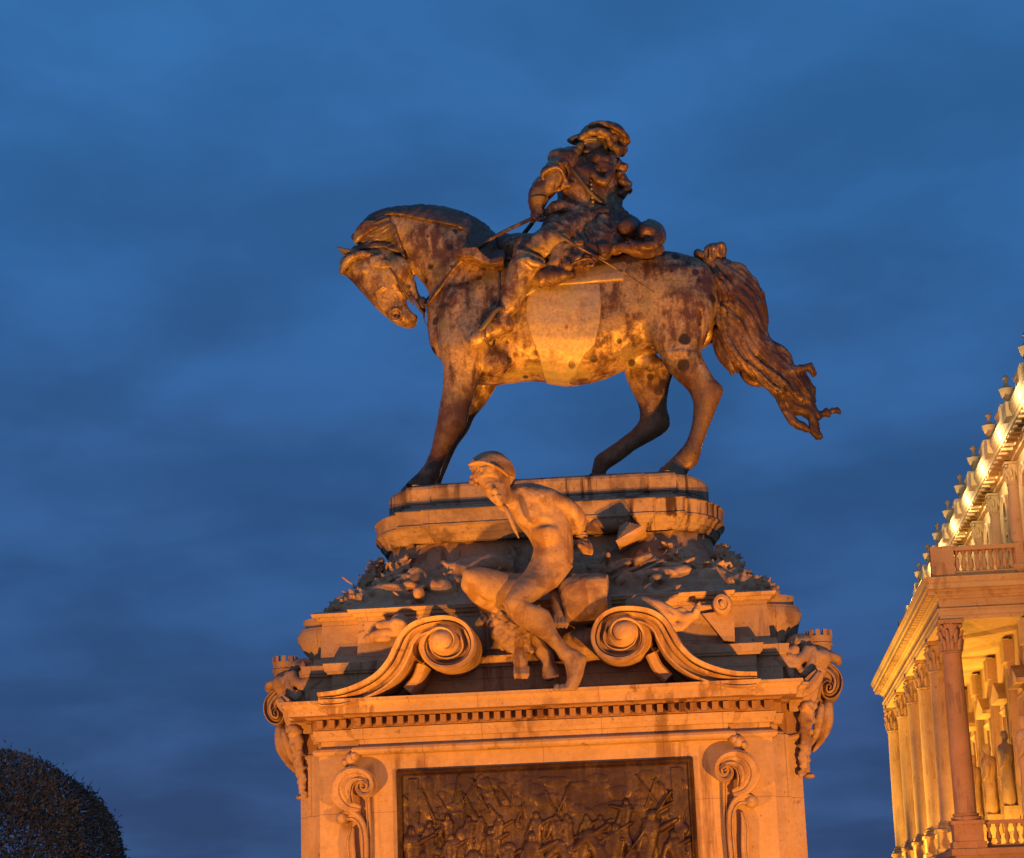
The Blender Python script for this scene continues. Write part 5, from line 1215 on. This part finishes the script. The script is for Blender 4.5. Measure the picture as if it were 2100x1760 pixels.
    W.sweep(q[:, :2], q[:, 2], 0.9, [(-1, 0), (-1, 0.98), (-0.35, 0.99), (-0.3, 1.03), (0.35, 1.05), (0.4, 1.02), (1, 1.0), (1, 0)], 1.2)
    hn = [(560, 850), (480, 855), (400, 838), (345, 790), (305, 725)]
    q = crom(np.column_stack([np.array([un(*ZL(*p_), 0.45)[[0, 2]] for p_ in hn]), [0.11, 0.11, 0.10, 0.08, 0.05]]), 6)
    W.sweep(q[:, :2], q[:, 2], 0.8, [(-1, 0), (-1, 0.95), (-0.2, 1.0), (1, 0.97), (1, 0)], 1.2)
    return P, F, C, W
cP, cF, cC, cW = cart_pieces()
for side in (-1, 1):
    def mir(V):
        V = np.array(V, float)
        if side > 0: V[:, 0] = -V[:, 0] + 0.07
        return V
    fl = (lambda fs: fs) if side < 0 else (lambda fs: [tuple(reversed(f)) for f in fs])
    cart = link('corner_cartouche', mir(cP), fl(cF), M['stone_carved'], ped, True)
    m_ = MB(); m_.v = [tuple(q) for q in mir(cC.v)]; m_.f = cC.f
    m_.build('mural_crown', M['stone_carved'], cart)
    m_ = MB(); m_.v = [tuple(q) for q in mir(cW.v)]; m_.f = cW.f
    m_.build('volute', M['stone_carved'], cart, True, 35)

# ------------------------------------------------------------------ carved trophies of arms on the slope
def garland(z, pts, seed, n, r0, r1, spread):
    S = Sculpt(np.min([un(*z(x, y), Y) for x, y, Y in pts], axis=0) - 0.35, np.max([un(*z(x, y), Y) for x, y, Y in pts], axis=0) + 0.35, 0.013)
    rnd = random.Random(seed)
    c = crom(np.array(pts, float), 30)
    S.path([un(*z(q[0], q[1]), q[2] + 0.06) for q in c[::6]], 0.07, 0.03)
    for k_ in range(n):
        q = c[rnd.randrange(len(c))]
        p = un(*z(q[0] + rnd.gauss(0, spread), q[1] + rnd.gauss(0, spread * 0.7)), q[2] + rnd.uniform(-0.10, 0.06))
        d = np.array([rnd.uniform(-1, 1), rnd.uniform(-1, 0.4), rnd.uniform(-1, 1)]); d /= np.linalg.norm(d)
        L = rnd.uniform(0.06, 0.17)
        S.path([p, p + d * L * 0.5, p + d * L], [rnd.uniform(r0, r1), rnd.uniform(r0, r1), 0.012], 0.012)
    return S
garland(ZB, [(900, 420, 1.12), (840, 500, 1.08), (770, 585, 1.02), (680, 665, 0.95), (580, 705, 0.9)], 4, 170, 0.016, 0.036, 24).build('laurel_wreath', M['stone_carved'], ped)
garland(ZB, [(470, 740, 0.85), (380, 790, 0.82), (300, 845, 0.85), (215, 905, 0.9)], 5, 150, 0.016, 0.036, 15).build('laurel_wreath', M['stone_carved'], ped)
garland(ZC, [(860, 400, 1.12), (960, 500, 1.05), (1080, 590, 0.98), (1190, 560, 0.98), (1300, 600, 0.95), (1400, 640, 0.92)], 6, 230, 0.016, 0.036, 28).build('laurel_wreath', M['stone_carved'], ped)
garland(ZC, [(1455, 640, 0.9), (1540, 680, 0.85), (1620, 710, 0.85), (1700, 750, 0.95)], 7, 150, 0.016, 0.036, 17).build('laurel_wreath', M['stone_carved'], ped)
garland(ZC, [(1270, 420, 1.5), (1330, 500, 1.4), (1420, 570, 1.3)], 8, 120, 0.016, 0.036, 22).build('laurel_wreath', M['stone_carved'], ped)
garland(ZB, [(660, 460, 1.5), (600, 560, 1.4), (520, 670, 1.25)], 9, 120, 0.016, 0.036, 22).build('laurel_wreath', M['stone_carved'], ped)
def cloth(P, N):
    q = P @ np.array([[1, 0, 0.5], [0, 1, 0], [-0.4, 0, 1]])
    return 0.03 * vnoise(q, 3.2, 3) + 0.018 * np.sin(13 * q[:, 0] + 5 * vnoise(P, 2.0, 7)) + 0.006 * fnoise(P, 14, 2, 3)
# fallen banner in heavy folds at the left of the captive
S = Sculpt((-2.2, 0.0, 5.7), (0.2, 1.6, 7.2), 0.014)
S.loft([(ZB(940, 850), ZB(950, 660), 0.16, 0.86), (ZB(1060, 860), ZB(1080, 560), 0.26, 0.92), (ZB(1250, 870), ZB(1260, 480), 0.30, 0.96), (ZB(1400, 870), ZB(1420, 400), 0.32, 1.0), (ZB(1600, 860), ZB(1620, 380), 0.34, 1.0), (ZB(1850, 840), ZB(1860, 400), 0.34, 1.0)], 0.05)
for pts, r in (([(1090, 640, 0.50), (1180, 680, 0.42), (1290, 690, 0.40), (1330, 760, 0.38)], 0.07), ([(1230, 450, 0.62), (1340, 500, 0.52), (1450, 480, 0.46)], 0.08), ([(1000, 820, 0.42), (1130, 800, 0.36), (1280, 800, 0.34), (1430, 830, 0.34)], 0.08), ([(1440, 480, 0.42), (1620, 430, 0.40), (1800, 480, 0.42)], 0.09), ([(1100, 560, 0.55), (1240, 590, 0.48), (1400, 600, 0.44)], 0.07)):
    S.path([un(*ZB(x, y), Y + 0.24) for x, y, Y in pts], [r * 0.6] + [r] * (len(pts) - 2) + [r * 0.6], 0.05, cr=3)
S.path([un(*ZB(1280, 640), 0.62), un(*ZB(1300, 700), 0.60), un(*ZB(1360, 740), 0.60)], 0.03, 0.04, 'sub')
S.build('draped_banner', M['stone_carved'], ped, cloth)
def lump(name, z, items, Y, h=0.012, disp=None, mat='stone_carved', k=0.02):
    pts = [un(*z(a[0], a[1]), Y + (a[2] if len(a) > 2 else 0)) for it in items for a in it[0]]
    rm = max(max(np.atleast_1d(it[1])) for it in items) + 0.12
    S = Sculpt(np.min(pts, axis=0) - rm, np.max(pts, axis=0) + rm, h)
    for it in items:
        pp = [un(*z(a[0], a[1]), Y + (a[2] if len(a) > 2 else 0)) for a in it[0]]
        op = it[2] if len(it) > 2 else 'add'
        if len(pp) == 1: S.ell(pp[0], it[1], k, op)
        else: S.path(pp, it[1], k, op, cr=3 if len(pp) > 2 else 0)
    return S.build(name, M[mat], ped, disp)
lump('helmet', ZB, [([(1005, 715)], (0.075, 0.12, 0.10)), ([(985, 650), (1000, 700), (1040, 770)], [0.02, 0.06, 0.03]), ([(920, 800), (930, 850)], [0.05, 0.03]), ([(895, 800), (890, 830)], [0.04, 0.03])], 0.42)
lump('broken_shaft', ZB, [([(760, 850), (830, 845), (850, 870), (855, 890)], [0.02, 0.035, 0.03, 0.02]), ([(785, 700), (825, 730)], 0.02), ([(795, 770), (803, 800)], 0.02)], 0.42)
lump('lion_mask', ZB, [([(830, 980)], (0.13, 0.14, 0.10)), ([(660, 990), (740, 985)], [0.055, 0.06]), ([(780, 940), (830, 920), (890, 950)], [0.03, 0.045, 0.04]), ([(780, 1040), (830, 1060), (890, 1050)], [0.03, 0.04, 0.03]), ([(800, 985, -0.13), (860, 985, -0.13)], 0.025, 'sub'), ([(690, 960, -0.06), (690, 1010, -0.06)], 0.012, 'sub'), ([(715, 960, -0.06), (715, 1010, -0.06)], 0.012, 'sub')], 0.12)
lump('palm_leaf', ZB, [([(500, 1130), (600, 1080), (720, 1050), (830, 1060)], [0.015, 0.045, 0.06, 0.05]), ([(560, 1140), (650, 1110), (740, 1100)], [0.012, 0.04, 0.05]), ([(520, 1085), (600, 1060)], [0.01, 0.02])], 0.14)
# right side: drum, flags, spears, mace
lump('cannon_barrel', ZC, [([(235, 240), (330, 225), (430, 225)], [0.07, 0.095, 0.10]), ([(360, 170), (370, 200)], [0.025, 0.045]), ([(445, 215)], (0.05, 0.12, 0.10)), ([(300, 225, -0.02), (310, 228, -0.02)], [0.105, 0.105])], 1.02, mat='stone_frieze')
b = MB()
for k_ in range(6):
    p0 = un(*ZC(468 + 4 * k_, 410 - 27 * k_), 0.62); wd = 0.40 - 0.055 * k_
    q = []
    for dx, dz in ((0, 0), (wd * 0.92, wd * 0.48), (wd * 0.92 - 0.028, wd * 0.48 + 0.055), (-0.028, 0.055)): q.append((p0[0] + dx, p0[2] + dz))
    b.prism(q, 0.42 + 0.035 * k_, 1.2)
b.build('folded_flag', M['stone_carved'], ped)
b = MB()
for (a, c_, r) in (((270, 650), (720, 455), 0.030), ((330, 690), (760, 500), 0.028), ((480, 700), (820, 510), 0.026), ((590, 530), (715, 470), 0.05)):
    b.tube([un(*ZC(*a), 0.52), un(*ZC(*c_), 0.68)], r, 8)
b.build('spear_bundle', M['stone_upper'], ped, True)
lump('torn_pennant', ZC, [([(715, 700), (700, 745), (760, 800), (840, 860)], [0.02, 0.045, 0.06, 0.04]), ([(760, 800), (860, 760), (970, 705)], [0.06, 0.05, 0.010]), ([(800, 830), (900, 815), (1005, 800)], [0.06, 0.055, 0.015]), ([(820, 860), (900, 850), (960, 840)], [0.04, 0.04, 0.02])], 0.28, disp=lambda P, N: 0.008 * fnoise(P, 14, 2, 3))
lump('curved_horn', ZC, [([(735, 700), (745, 660), (790, 650), (830, 670)], [0.035, 0.05, 0.045, 0.02]), ([(770, 690), (800, 680)], [0.03, 0.02], 'sub')], 0.42, mat='stone_upper')
b = MB()
cc = un(*ZC(1290, 868), 0.10)
n_ = 30
b.rings([[(cc[0] + r * math.cos(2 * math.pi * i / n_), y, cc[2] + r * 1.12 * math.sin(2 * math.pi * i / n_)) for i in range(n_)] for r, y in ((0.10, 0.35), (0.125, 0.2), (0.128, 0.06), (0.11, 0.0), (0.075, -0.015), (0.06, 0.0), (0.035, 0.0), (0.03, -0.04), (0.008, -0.05))])
b.tube([un(*ZC(1215, 880), 0.14), un(*ZC(1175, 885), 0.14), un(*ZC(1120, 892), 0.14), un(*ZC(1090, 870), 0.14)], [0.03, 0.034, 0.045, 0.065], 10)
b.build('mace_head', M['stone_carved'], ped, True, 40)
b = MB()
b.prism([un(*ZC(*q), 0.14)[[0, 2]] for q in ((1130, 940), (1215, 930), (1350, 930), (1385, 960), (1392, 1160), (1300, 1150), (1230, 1060))], 0.10, 0.32)
b.build('hanging_cloth', M['stone_carved'], ped)
lump('scarf_over_scroll', ZC, [([(545, 850), (570, 920), (620, 970), (700, 1010), (720, 1040)], [0.04, 0.09, 0.10, 0.08, 0.04]), ([(560, 850), (660, 860), (780, 900), (860, 970)], [0.06, 0.10, 0.11, 0.10]), ([(840, 880), (920, 940), (1000, 970), (1070, 940), (1090, 890)], [0.04, 0.055, 0.06, 0.055, 0.04]), ([(790, 940), (840, 1020), (960, 1040), (1060, 960)], [0.07, 0.07, 0.05, 0.03]), ([(880, 930), (960, 900), (1020, 930)], [0.03, 0.03, 0.02])], -0.28, disp=lambda P, N: 0.010 * vnoise(P @ np.array([[1, 0, .6], [0, 1, 0], [-.6, 0, 1]]) * np.array([1, 1, 2.2]), 9, 3))
# ------------------------------------------------------------------ palace on the right, running away from the viewer
XF = 13.81                 # facade plane
XCOL = 10.85               # portico column line
pal = empty('palace', (XF, 60.0, 0.0), 'long floodlit palace wing with a columned portico and urns along its roof edge', 'building')
b = MB()
b.box(XF, XF + 14, 23.2, 100.0, 0, 19.0)
b.box(XF - 0.12, XF + 0.5, 23.15, 100.05, 4.3, 5.0)
b.build('wall', M['facade'], pal)
# portico body: basement, floor, cornice
PY0, PY1 = 52.45, 86.3
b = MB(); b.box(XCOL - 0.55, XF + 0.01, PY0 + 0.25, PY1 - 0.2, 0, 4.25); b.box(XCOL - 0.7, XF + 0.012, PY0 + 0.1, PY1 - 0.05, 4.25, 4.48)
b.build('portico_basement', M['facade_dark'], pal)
b = MB()
rect = [(XCOL - 0.38, PY0 + 0.48), (XF + 0.2, PY0 + 0.48), (XF + 0.2, PY1 - 0.48), (XCOL - 0.38, PY1 - 0.48)]
b.stack(rect, [(13.06, 0.0), (13.22, 0.0), (13.225, 0.03), (13.42, 0.03), (13.43, 0.06), (13.50, 0.07), (13.505, -0.02), (13.86, -0.02), (13.87, 0.06), (13.95, 0.10), (13.955, 0.16), (14.1, 0.17), (14.12, 0.26), (14.2, 0.28), (14.205, 0.46), (14.42, 0.47), (14.44, 0.50), (14.6, 0.56), (14.64, 0.56), (14.66, 0.3)])
n_ = 74
for i in range(n_):
    y = PY0 + 0.3 + i * (PY1 - PY0 - 0.6) / (n_ - 1)
    b.box(XCOL - 0.38 - 0.40, XCOL - 0.38 - 0.1, y - 0.11, y + 0.11, 14.02, 14.19)
b.build('portico_cornice', M['facade'], pal)
b = MB(); b.box(XCOL - 0.36, XF + 0.1, PY0 + 0.5, PY1 - 0.5, 14.655, 14.8); b.build('terrace_floor', M['facade_dark'], pal)
# columns
def capital(mb, c, r, h):
    mb.lathe(c, [(r * 0.98, 0), (r * 1.1, 0.02 * h), (r * 1.12, 0.06 * h), (r * 1.0, 0.08 * h), (r * 0.96, 0.5 * h), (r * 1.1, 0.82 * h), (r * 1.2, 0.87 * h)], 18)
    for row, (z0, z1, ro, nn) in enumerate(((0.08, 0.42, 0.30, 8), (0.30, 0.66, 0.40, 8))):
        for i in range(nn):
            a = 2 * math.pi * (i + 0.5 * row) / nn
            p = []
            for f_, d_ in ((0, 0.0), (0.55, 0.06), (0.9, 0.22), (1.0, ro), (0.86, ro + 0.06)):
                rr = r * (1.0 + d_); p.append((c[0] + rr * math.cos(a), c[1] + rr * math.sin(a), c[2] + (z0 + (z1 - z0) * f_) * h))
            mb.tube(p, [0.22 * r, 0.24 * r, 0.2 * r, 0.14 * r, 0.07 * r], 6)
    for i in range(4):
        a = math.pi / 4 + i * math.pi / 2
        mb.ball((c[0] + 1.42 * r * math.cos(a), c[1] + 1.42 * r * math.sin(a), c[2] + 0.80 * h), (0.24 * r, 0.24 * r, 0.24 * r), 8, 5)
    for i in range(4):
        a = i * math.pi / 2
        mb.ball((c[0] + 1.22 * r * math.cos(a), c[1] + 1.22 * r * math.sin(a), c[2] + 0.9 * h), 0.14 * r, 6, 5)
    s = 1.28 * r
    mb.box(c[0] - s, c[0] + s, c[1] - s, c[1] + s, c[2] + 0.885 * h, c[2] + h + 0.002)
def column(x, y, mat):
    m1 = MB(); r = 0.41
    m1.box(x - 0.62, x + 0.62, y - 0.62, y + 0.62, 4.47, 4.75); m1.box(x - 0.54, x + 0.54, y - 0.54, y + 0.54, 4.75, 5.38); m1.box(x - 0.62, x + 0.62, y - 0.62, y + 0.62, 5.38, 5.52)
    m1.lathe((x, y, 5.5), [(0.56, 0.02), (0.56, 0.10), (0.58, 0.13), (0.56, 0.17), (0.48, 0.19), (0.46, 0.22), (0.51, 0.25), (0.49, 0.29), (0.43, 0.31), (r, 0.36), (r * 1.0, 2.3), (r * 0.93, 4.6), (r * 0.86, 6.2), (r * 0.9, 6.24), (r * 0.9, 6.3)], 28)
    o = m1.build('column', mat, pal, True, 30)
    m2 = MB(); capital(m2, (x, y, 11.80), r * 0.88, 1.26)
    m2.build('capital', mat, o, True, 45)
    return o
COLY = [53.3, 59.3, 65.1, 71.0, 77.3, 84.6]
for i, y in enumerate(COLY): column(XCOL, y, M['facade_dark'] if i == 0 else M['facade'])  # dimmer light on the nearest column put into its stone colour
# facade pilasters, windows, niche figures
def window(y, z0, z1, w_, arch, mat):
    m1 = MB(); n = 12
    zt = z1 - (w_ / 2 if arch else 0)
    def outline(g):
        pts = [(y - w_ / 2 - g, z0 - g * 0.6), (y + w_ / 2 + g, z0 - g * 0.6)]
        if arch: pts += [(y + (w_ / 2 + g) * math.cos(math.pi * k / n), zt + (w_ / 2 + g) * math.sin(math.pi * k / n)) for k in range(n + 1)]
        else: pts += [(y + w_ / 2 + g, z1 + g), (y - w_ / 2 - g, z1 + g)]
        return pts
    a, c_ = outline(0.28), outline(0.0); N = len(a)
    R = [[(XF - d, p[0], p[1]) for p in o_] for o_, d in ((a, 0.0), (a, 0.20), (outline(0.20), 0.24), (outline(0.10), 0.16), (c_, 0.14), (c_, 0.03))]
    m1.rings(R, cap=False)
    o = m1.build('window', mat, pal)
    g_ = MB(); g_.add([(XF - 0.03, p[0], p[1]) for p in c_], [tuple(range(N))]); g_.build('pane', M['glass'], o)
    m3 = MB()
    m3.box(XF - 0.09, XF - 0.035, y - 0.05, y + 0.05, z0, z1 - 0.02)
    for k in range(1, 4): m3.box(XF - 0.085, XF - 0.036, y - w_ / 2, y + w_ / 2, z0 + k * (z1 - z0) / 4 - 0.03, z0 + k * (z1 - z0) / 4 + 0.03)
    m3.build('glazing_bar', mat, o)
    if not arch:
        m4 = MB()
        m4.prism([(0, 0), (1, 0), (1, 1), (0, 1)], 0, 1) if False else None
        m4.v = []; m4.f = []
        pr = [(y - w_ / 2 - 0.55, z1 + 0.55), (y + w_ / 2 + 0.55, z1 + 0.55), (y + w_ / 2 + 0.6, z1 + 0.72), (y, z1 + 1.35), (y - w_ / 2 - 0.6, z1 + 0.72)]
        v = [(XF - 0.02, p[0], p[1]) for p in pr] + [(XF - 0.5, p[0], p[1]) for p in pr]
        m4.add(v, [tuple(range(5)), tuple(range(9, 4, -1))] + [(i, (i + 1) % 5, 5 + (i + 1) % 5, 5 + i) for i in range(5)])
        m4.build('pediment', mat, o)
BAY = 5.85
ys = [49.9 + BAY * k for k in range(-4, 9)]
for k, y in enumerate(ys):
    window(y, 15.6, 18.1, 1.35, True, M['facade'])
    if PY0 + 1 < y < 110:
        window(y, 6.4, 10.2, 1.5, False, M['facade'])
    yp = y + BAY / 2
    m1 = MB(); m1.lathe((XF - 0.10, yp, 14.8), [(0.40, 0), (0.40, 0.2), (0.30, 0.3), (0.30, 2.0), (0.27, 3.3), (0.30, 3.34), (0.30, 3.4)], 18)
    o = m1.build('engaged_column', M['facade_dark'], pal, True, 30)  # shaded side of the shaft put into its colour
    m2 = MB(); capital(m2, (XF - 0.10, yp, 18.2), 0.27, 0.8); m2.build('capital', M['facade'], o, True, 45)
    if PY0 < yp < 110:
        m1 = MB(); m1.box(XF - 0.28, XF + 0.05, yp - 0.42, yp + 0.42, 4.5, 12.0); m1.box(XF - 0.36, XF + 0.06, yp - 0.52, yp + 0.52, 4.49, 5.5); m1.box(XF - 0.4, XF + 0.06, yp - 0.55, yp + 0.55, 12.0, 12.9)
        for q in (-0.26, 0.0, 0.26): m1.box(XF - 0.33, XF - 0.2, yp + q - 0.06, yp + q + 0.06, 5.9, 11.7)
        m1.build('pilaster', M['facade'], pal)
        # standing stone figure on a bracket in front of the pilaster
        m3 = MB()
        xs = XF - 0.62
        m3.box(xs - 0.28, xs + 0.3, yp - 0.3, yp + 0.3, 5.3, 6.3)
        m3.lathe((xs, yp, 6.3), [(0.24, 0), (0.30, 0.2), (0.25, 0.9), (0.28, 1.25), (0.24, 1.45), (0.32, 1.9), (0.34, 2.2), (0.26, 2.42), (0.11, 2.5), (0.10, 2.58), (0.155, 2.68), (0.17, 2.82), (0.12, 2.97), (0.03, 3.0)], 16)
        m3.tube([(xs - 0.05, yp - 0.34, 8.35), (xs - 0.18, yp - 0.42, 7.9), (xs - 0.3, yp - 0.2, 7.75)], [0.11, 0.09, 0.07], 8)
        m3.tube([(xs - 0.05, yp + 0.34, 8.35), (xs - 0.12, yp + 0.42, 7.9), (xs - 0.25, yp + 0.30, 7.45)], [0.11, 0.09, 0.07], 8)
        m3.build('niche_figure', M['facade'], pal, True, 50)
# main cornice
b = MB()
prof = [(18.98, 0.0), (19.0, -0.16), (19.06, -0.2), (19.07, -0.34), (19.16, -0.36), (19.165, -0.78), (19.30, -0.80), (19.31, -0.84), (19.55, -0.92), (19.56, -0.95), (19.80, -0.95), (19.82, -0.9), (19.9, -0.4), (20.0, 0.3)]
b.rings([[(XF + x, y, z) for z, x in prof] for y in (22.6, 100.4)])
for i in range(160):
    y = 40 + i * 0.73
    if y > 100: break
    b.box(XF - 0.74, XF - 0.3, y - 0.14, y + 0.14, 19.07, 19.163)
for k, y in enumerate(ys): b.box(XF - 1.06, XF - 0.3, y + BAY / 2 - 0.55, y + BAY / 2 + 0.55, 19.32, 19.86)
b.build('main_cornice', M['facade'], pal)
b = MB(); b.box(XF - 0.15, XF + 0.4, 23.3, 99.9, 19.98, 20.5); b.build('attic_parapet', M['facade'], pal)
# urns on pedestals along the roof edge
for k in range(-1, 9):
    y = 44.9 + 5.78 * k
    m1 = MB(); x = XF - 0.35
    m1.box(x - 0.34, x + 0.34, y - 0.34, y + 0.34, 19.9, 20.75)
    m1.lathe((x, y, 20.75), [(0.26, 0), (0.14, 0.08), (0.11, 0.16), (0.24, 0.42), (0.29, 0.60), (0.31, 0.65), (0.24, 0.69), (0.10, 0.80), (0.06, 0.90), (0.08, 0.98), (0.13, 1.07), (0.09, 1.17), (0.02, 1.22)], 14)
    m1.build('urn', M['facade'], pal, True, 45)
    m1 = MB(); y += 2.4
    m1.box(XF - 0.45, XF + 0.1, y - 0.5, y + 0.5, 19.92, 20.95); m1.box(XF - 0.5, XF + 0.12, y - 0.56, y + 0.56, 20.95, 21.06)
    m1.build('parapet_block', M['facade_dark'], pal)
# balustrades of the portico terrace and between its columns
def balustrade(x0, y0, x1, y1, z0, h, n, mat, pier0=0.0, pier1=0.0):
    r_ = MB(); d = np.array([x1 - x0, y1 - y0]); L = np.linalg.norm(d); d /= L; nrm = np.array([-d[1], d[0]])
    def bar(s0, s1, za, zb, hw):
        q = [np.array([x0, y0]) + d * s + nrm * o_ for s, o_ in ((s0, -hw), (s1, -hw), (s1, hw), (s0, hw))]
        r_.add([(p[0], p[1], za) for p in q] + [(p[0], p[1], zb) for p in q], [(0, 3, 2, 1), (4, 5, 6, 7), (0, 1, 5, 4), (1, 2, 6, 5), (2, 3, 7, 6), (3, 0, 4, 7)])
    bar(0, L, z0, z0 + 0.16 * h, 0.17); bar(0, L, z0 + 0.86 * h, z0 + h, 0.19)
    if pier0: bar(-0.02, pier0, z0 - 0.003, z0 + h + 0.01, 0.26)
    if pier1: bar(L - pier1, L + 0.02, z0 - 0.003, z0 + h + 0.01, 0.26)
    o = r_.build('balustrade', mat, pal)
    for i in range(n):
        s = pier0 + (i + 0.5) * (L - pier0 - pier1) / n; p = np.array([x0, y0]) + d * s
        m1 = MB(); k = 0.72 * h
        m1.lathe((p[0], p[1], z0 + 0.15 * h), [(0.09, 0), (0.09, 0.06 * k), (0.05, 0.12 * k), (0.105, 0.32 * k), (0.10, 0.42 * k), (0.05, 0.66 * k), (0.045, 0.78 * k), (0.085, 0.86 * k), (0.09, k)], 10)
        m1.build('baluster', mat, o, True, 50)
balustrade(XCOL - 0.55, PY0 + 0.3, XF - 0.05, PY0 + 0.3, 14.66, 1.16, 9, M['facade_dark'], 0.85, 0.3)
for i in range(5):
    balustrade(XCOL, COLY[i] + 0.63, XCOL, COLY[i + 1] - 0.63, 4.47, 1.05, 10, M['facade'])
balustrade(XCOL + 0.63, COLY[0], XF - 0.05, COLY[0], 4.47, 1.05, 7, M['facade_dark'])
balustrade(XCOL - 0.5, PY0 + 0.6, XCOL - 0.5, PY1 - 0.3, 14.66, 1.16, 2, M['facade_dark'], 0.6, 16.0) if False else None
# its floodlights
spot('plaza_lamp', (3.0, 34.0, 0.8), (11.5, 53.0, 11.0), 27000, (1.0, 0.36, 0.09), 50, 0.7)
def pt(name, loc, energy, color, r=0.15):
    l = bpy.data.lights.new(name, 'POINT'); l.energy, l.color, l.shadow_soft_size = energy, color, r
    o = bpy.data.objects.new(name, l); scene.collection.objects.link(o); o.location = loc
    return o
for y in (57.0, 63.0, 69.0, 75.5, 82.0):
    pt('portico_lamp', (XCOL + 1.3, y, 4.75), 520, GOLD)
for y in (62.0, 70.0, 78.0, 86.0):
    spot('facade_lamp', (XCOL - 5.5, y + 4.0, 1.0), (XCOL, y + 1.0, 10.0), 15000, GOLD, 80, 0.6)
for k in range(1, 9):
    y = 44.9 + BAY * k + 2.2
    if y > PY0 + 1: pt('terrace_lamp', (XF - 1.5, y, 15.0), 190, GOLD)
for k in range(-1, 8):
    pt('cornice_lamp', (XF - 1.55, 49.9 + BAY * k + 0.0, 19.15), 400, (1.0, 0.72, 0.36), 0.1)
# ------------------------------------------------------------------ dark clipped tree at the lower left
TX, TY, TZ = un(-30, 1815, 4.0)
tree = empty('round_tree', (TX, TY, 0), 'dark dense round-crowned tree at the lower left', 'tree')
b = MB()
b.tube([(TX, TY, 0), (TX + 0.04, TY, 0.6), (TX - 0.02, TY + 0.05, 1.2), (TX, TY, 2.2)], [0.16, 0.13, 0.12, 0.07], 10, 4)
rnd = random.Random(2)
for k_ in range(9):
    a = 2 * math.pi * k_ / 9 + rnd.uniform(-.2, .2); r_ = rnd.uniform(0.9, 1.4)
    b.tube([(TX, TY, 1.2 + 0.1 * k_ % 0.7), (TX + 0.5 * r_ * math.cos(a), TY + 0.5 * r_ * math.sin(a), 2.1), (TX + r_ * math.cos(a), TY + r_ * math.sin(a), rnd.uniform(2.6, 3.6))], [0.07, 0.045, 0.012], 6, 3)
b.build('trunk', M['bark'], tree, True)
rng = np.random.default_rng(4)
N = 100000
d = rng.normal(size=(N, 3)); d /= np.linalg.norm(d, axis=1)[:, None]
base = 1.98 + 0.10 * vnoise(d, 2.2, 3) + 0.06 * vnoise(d, 6.0, 5)
rad = base * (1 - rng.random(N) ** 2.2 * 0.42)
twig = rng.random(N) < 0.012
rad = np.where(twig, base * (1.0 + rng.random(N) * 0.07), rad)
P = np.array([TX, TY, TZ - 0.02]) + d * rad[:, None] * np.array([1.07, 1.05, 1.0])
ax = d + rng.normal(size=(N, 3)) * 0.75; ax /= np.linalg.norm(ax, axis=1)[:, None]
sd = np.cross(ax, rng.normal(size=(N, 3))); sd /= np.linalg.norm(sd, axis=1)[:, None]
L = rng.uniform(0.022, 0.052, N)[:, None]; W = L * rng.uniform(0.22, 0.36, N)[:, None]
V = np.stack([P - ax * L, P + sd * W, P + ax * L, P - sd * W], axis=1).reshape(-1, 3)
F = np.arange(N * 4).reshape(-1, 4)
# thin twigs standing out of the outline
tw = MB()
for k_ in range(110):
    q = rng.normal(size=3); q /= np.linalg.norm(q); p = np.array([TX, TY, TZ]) + q * 1.96; e = p + (q + rng.normal(size=3) * 0.35) * rng.uniform(0.07, 0.17)
    tw.tube([p - q * 0.1, p, e], [0.012, 0.010, 0.004], 4)
vv = V.tolist() + [list(x) for x in tw.v]; ff = F.tolist() + [[i + N * 4 for i in f] for f in tw.f]
link('crown', vv, ff, M['leaf'], tree)
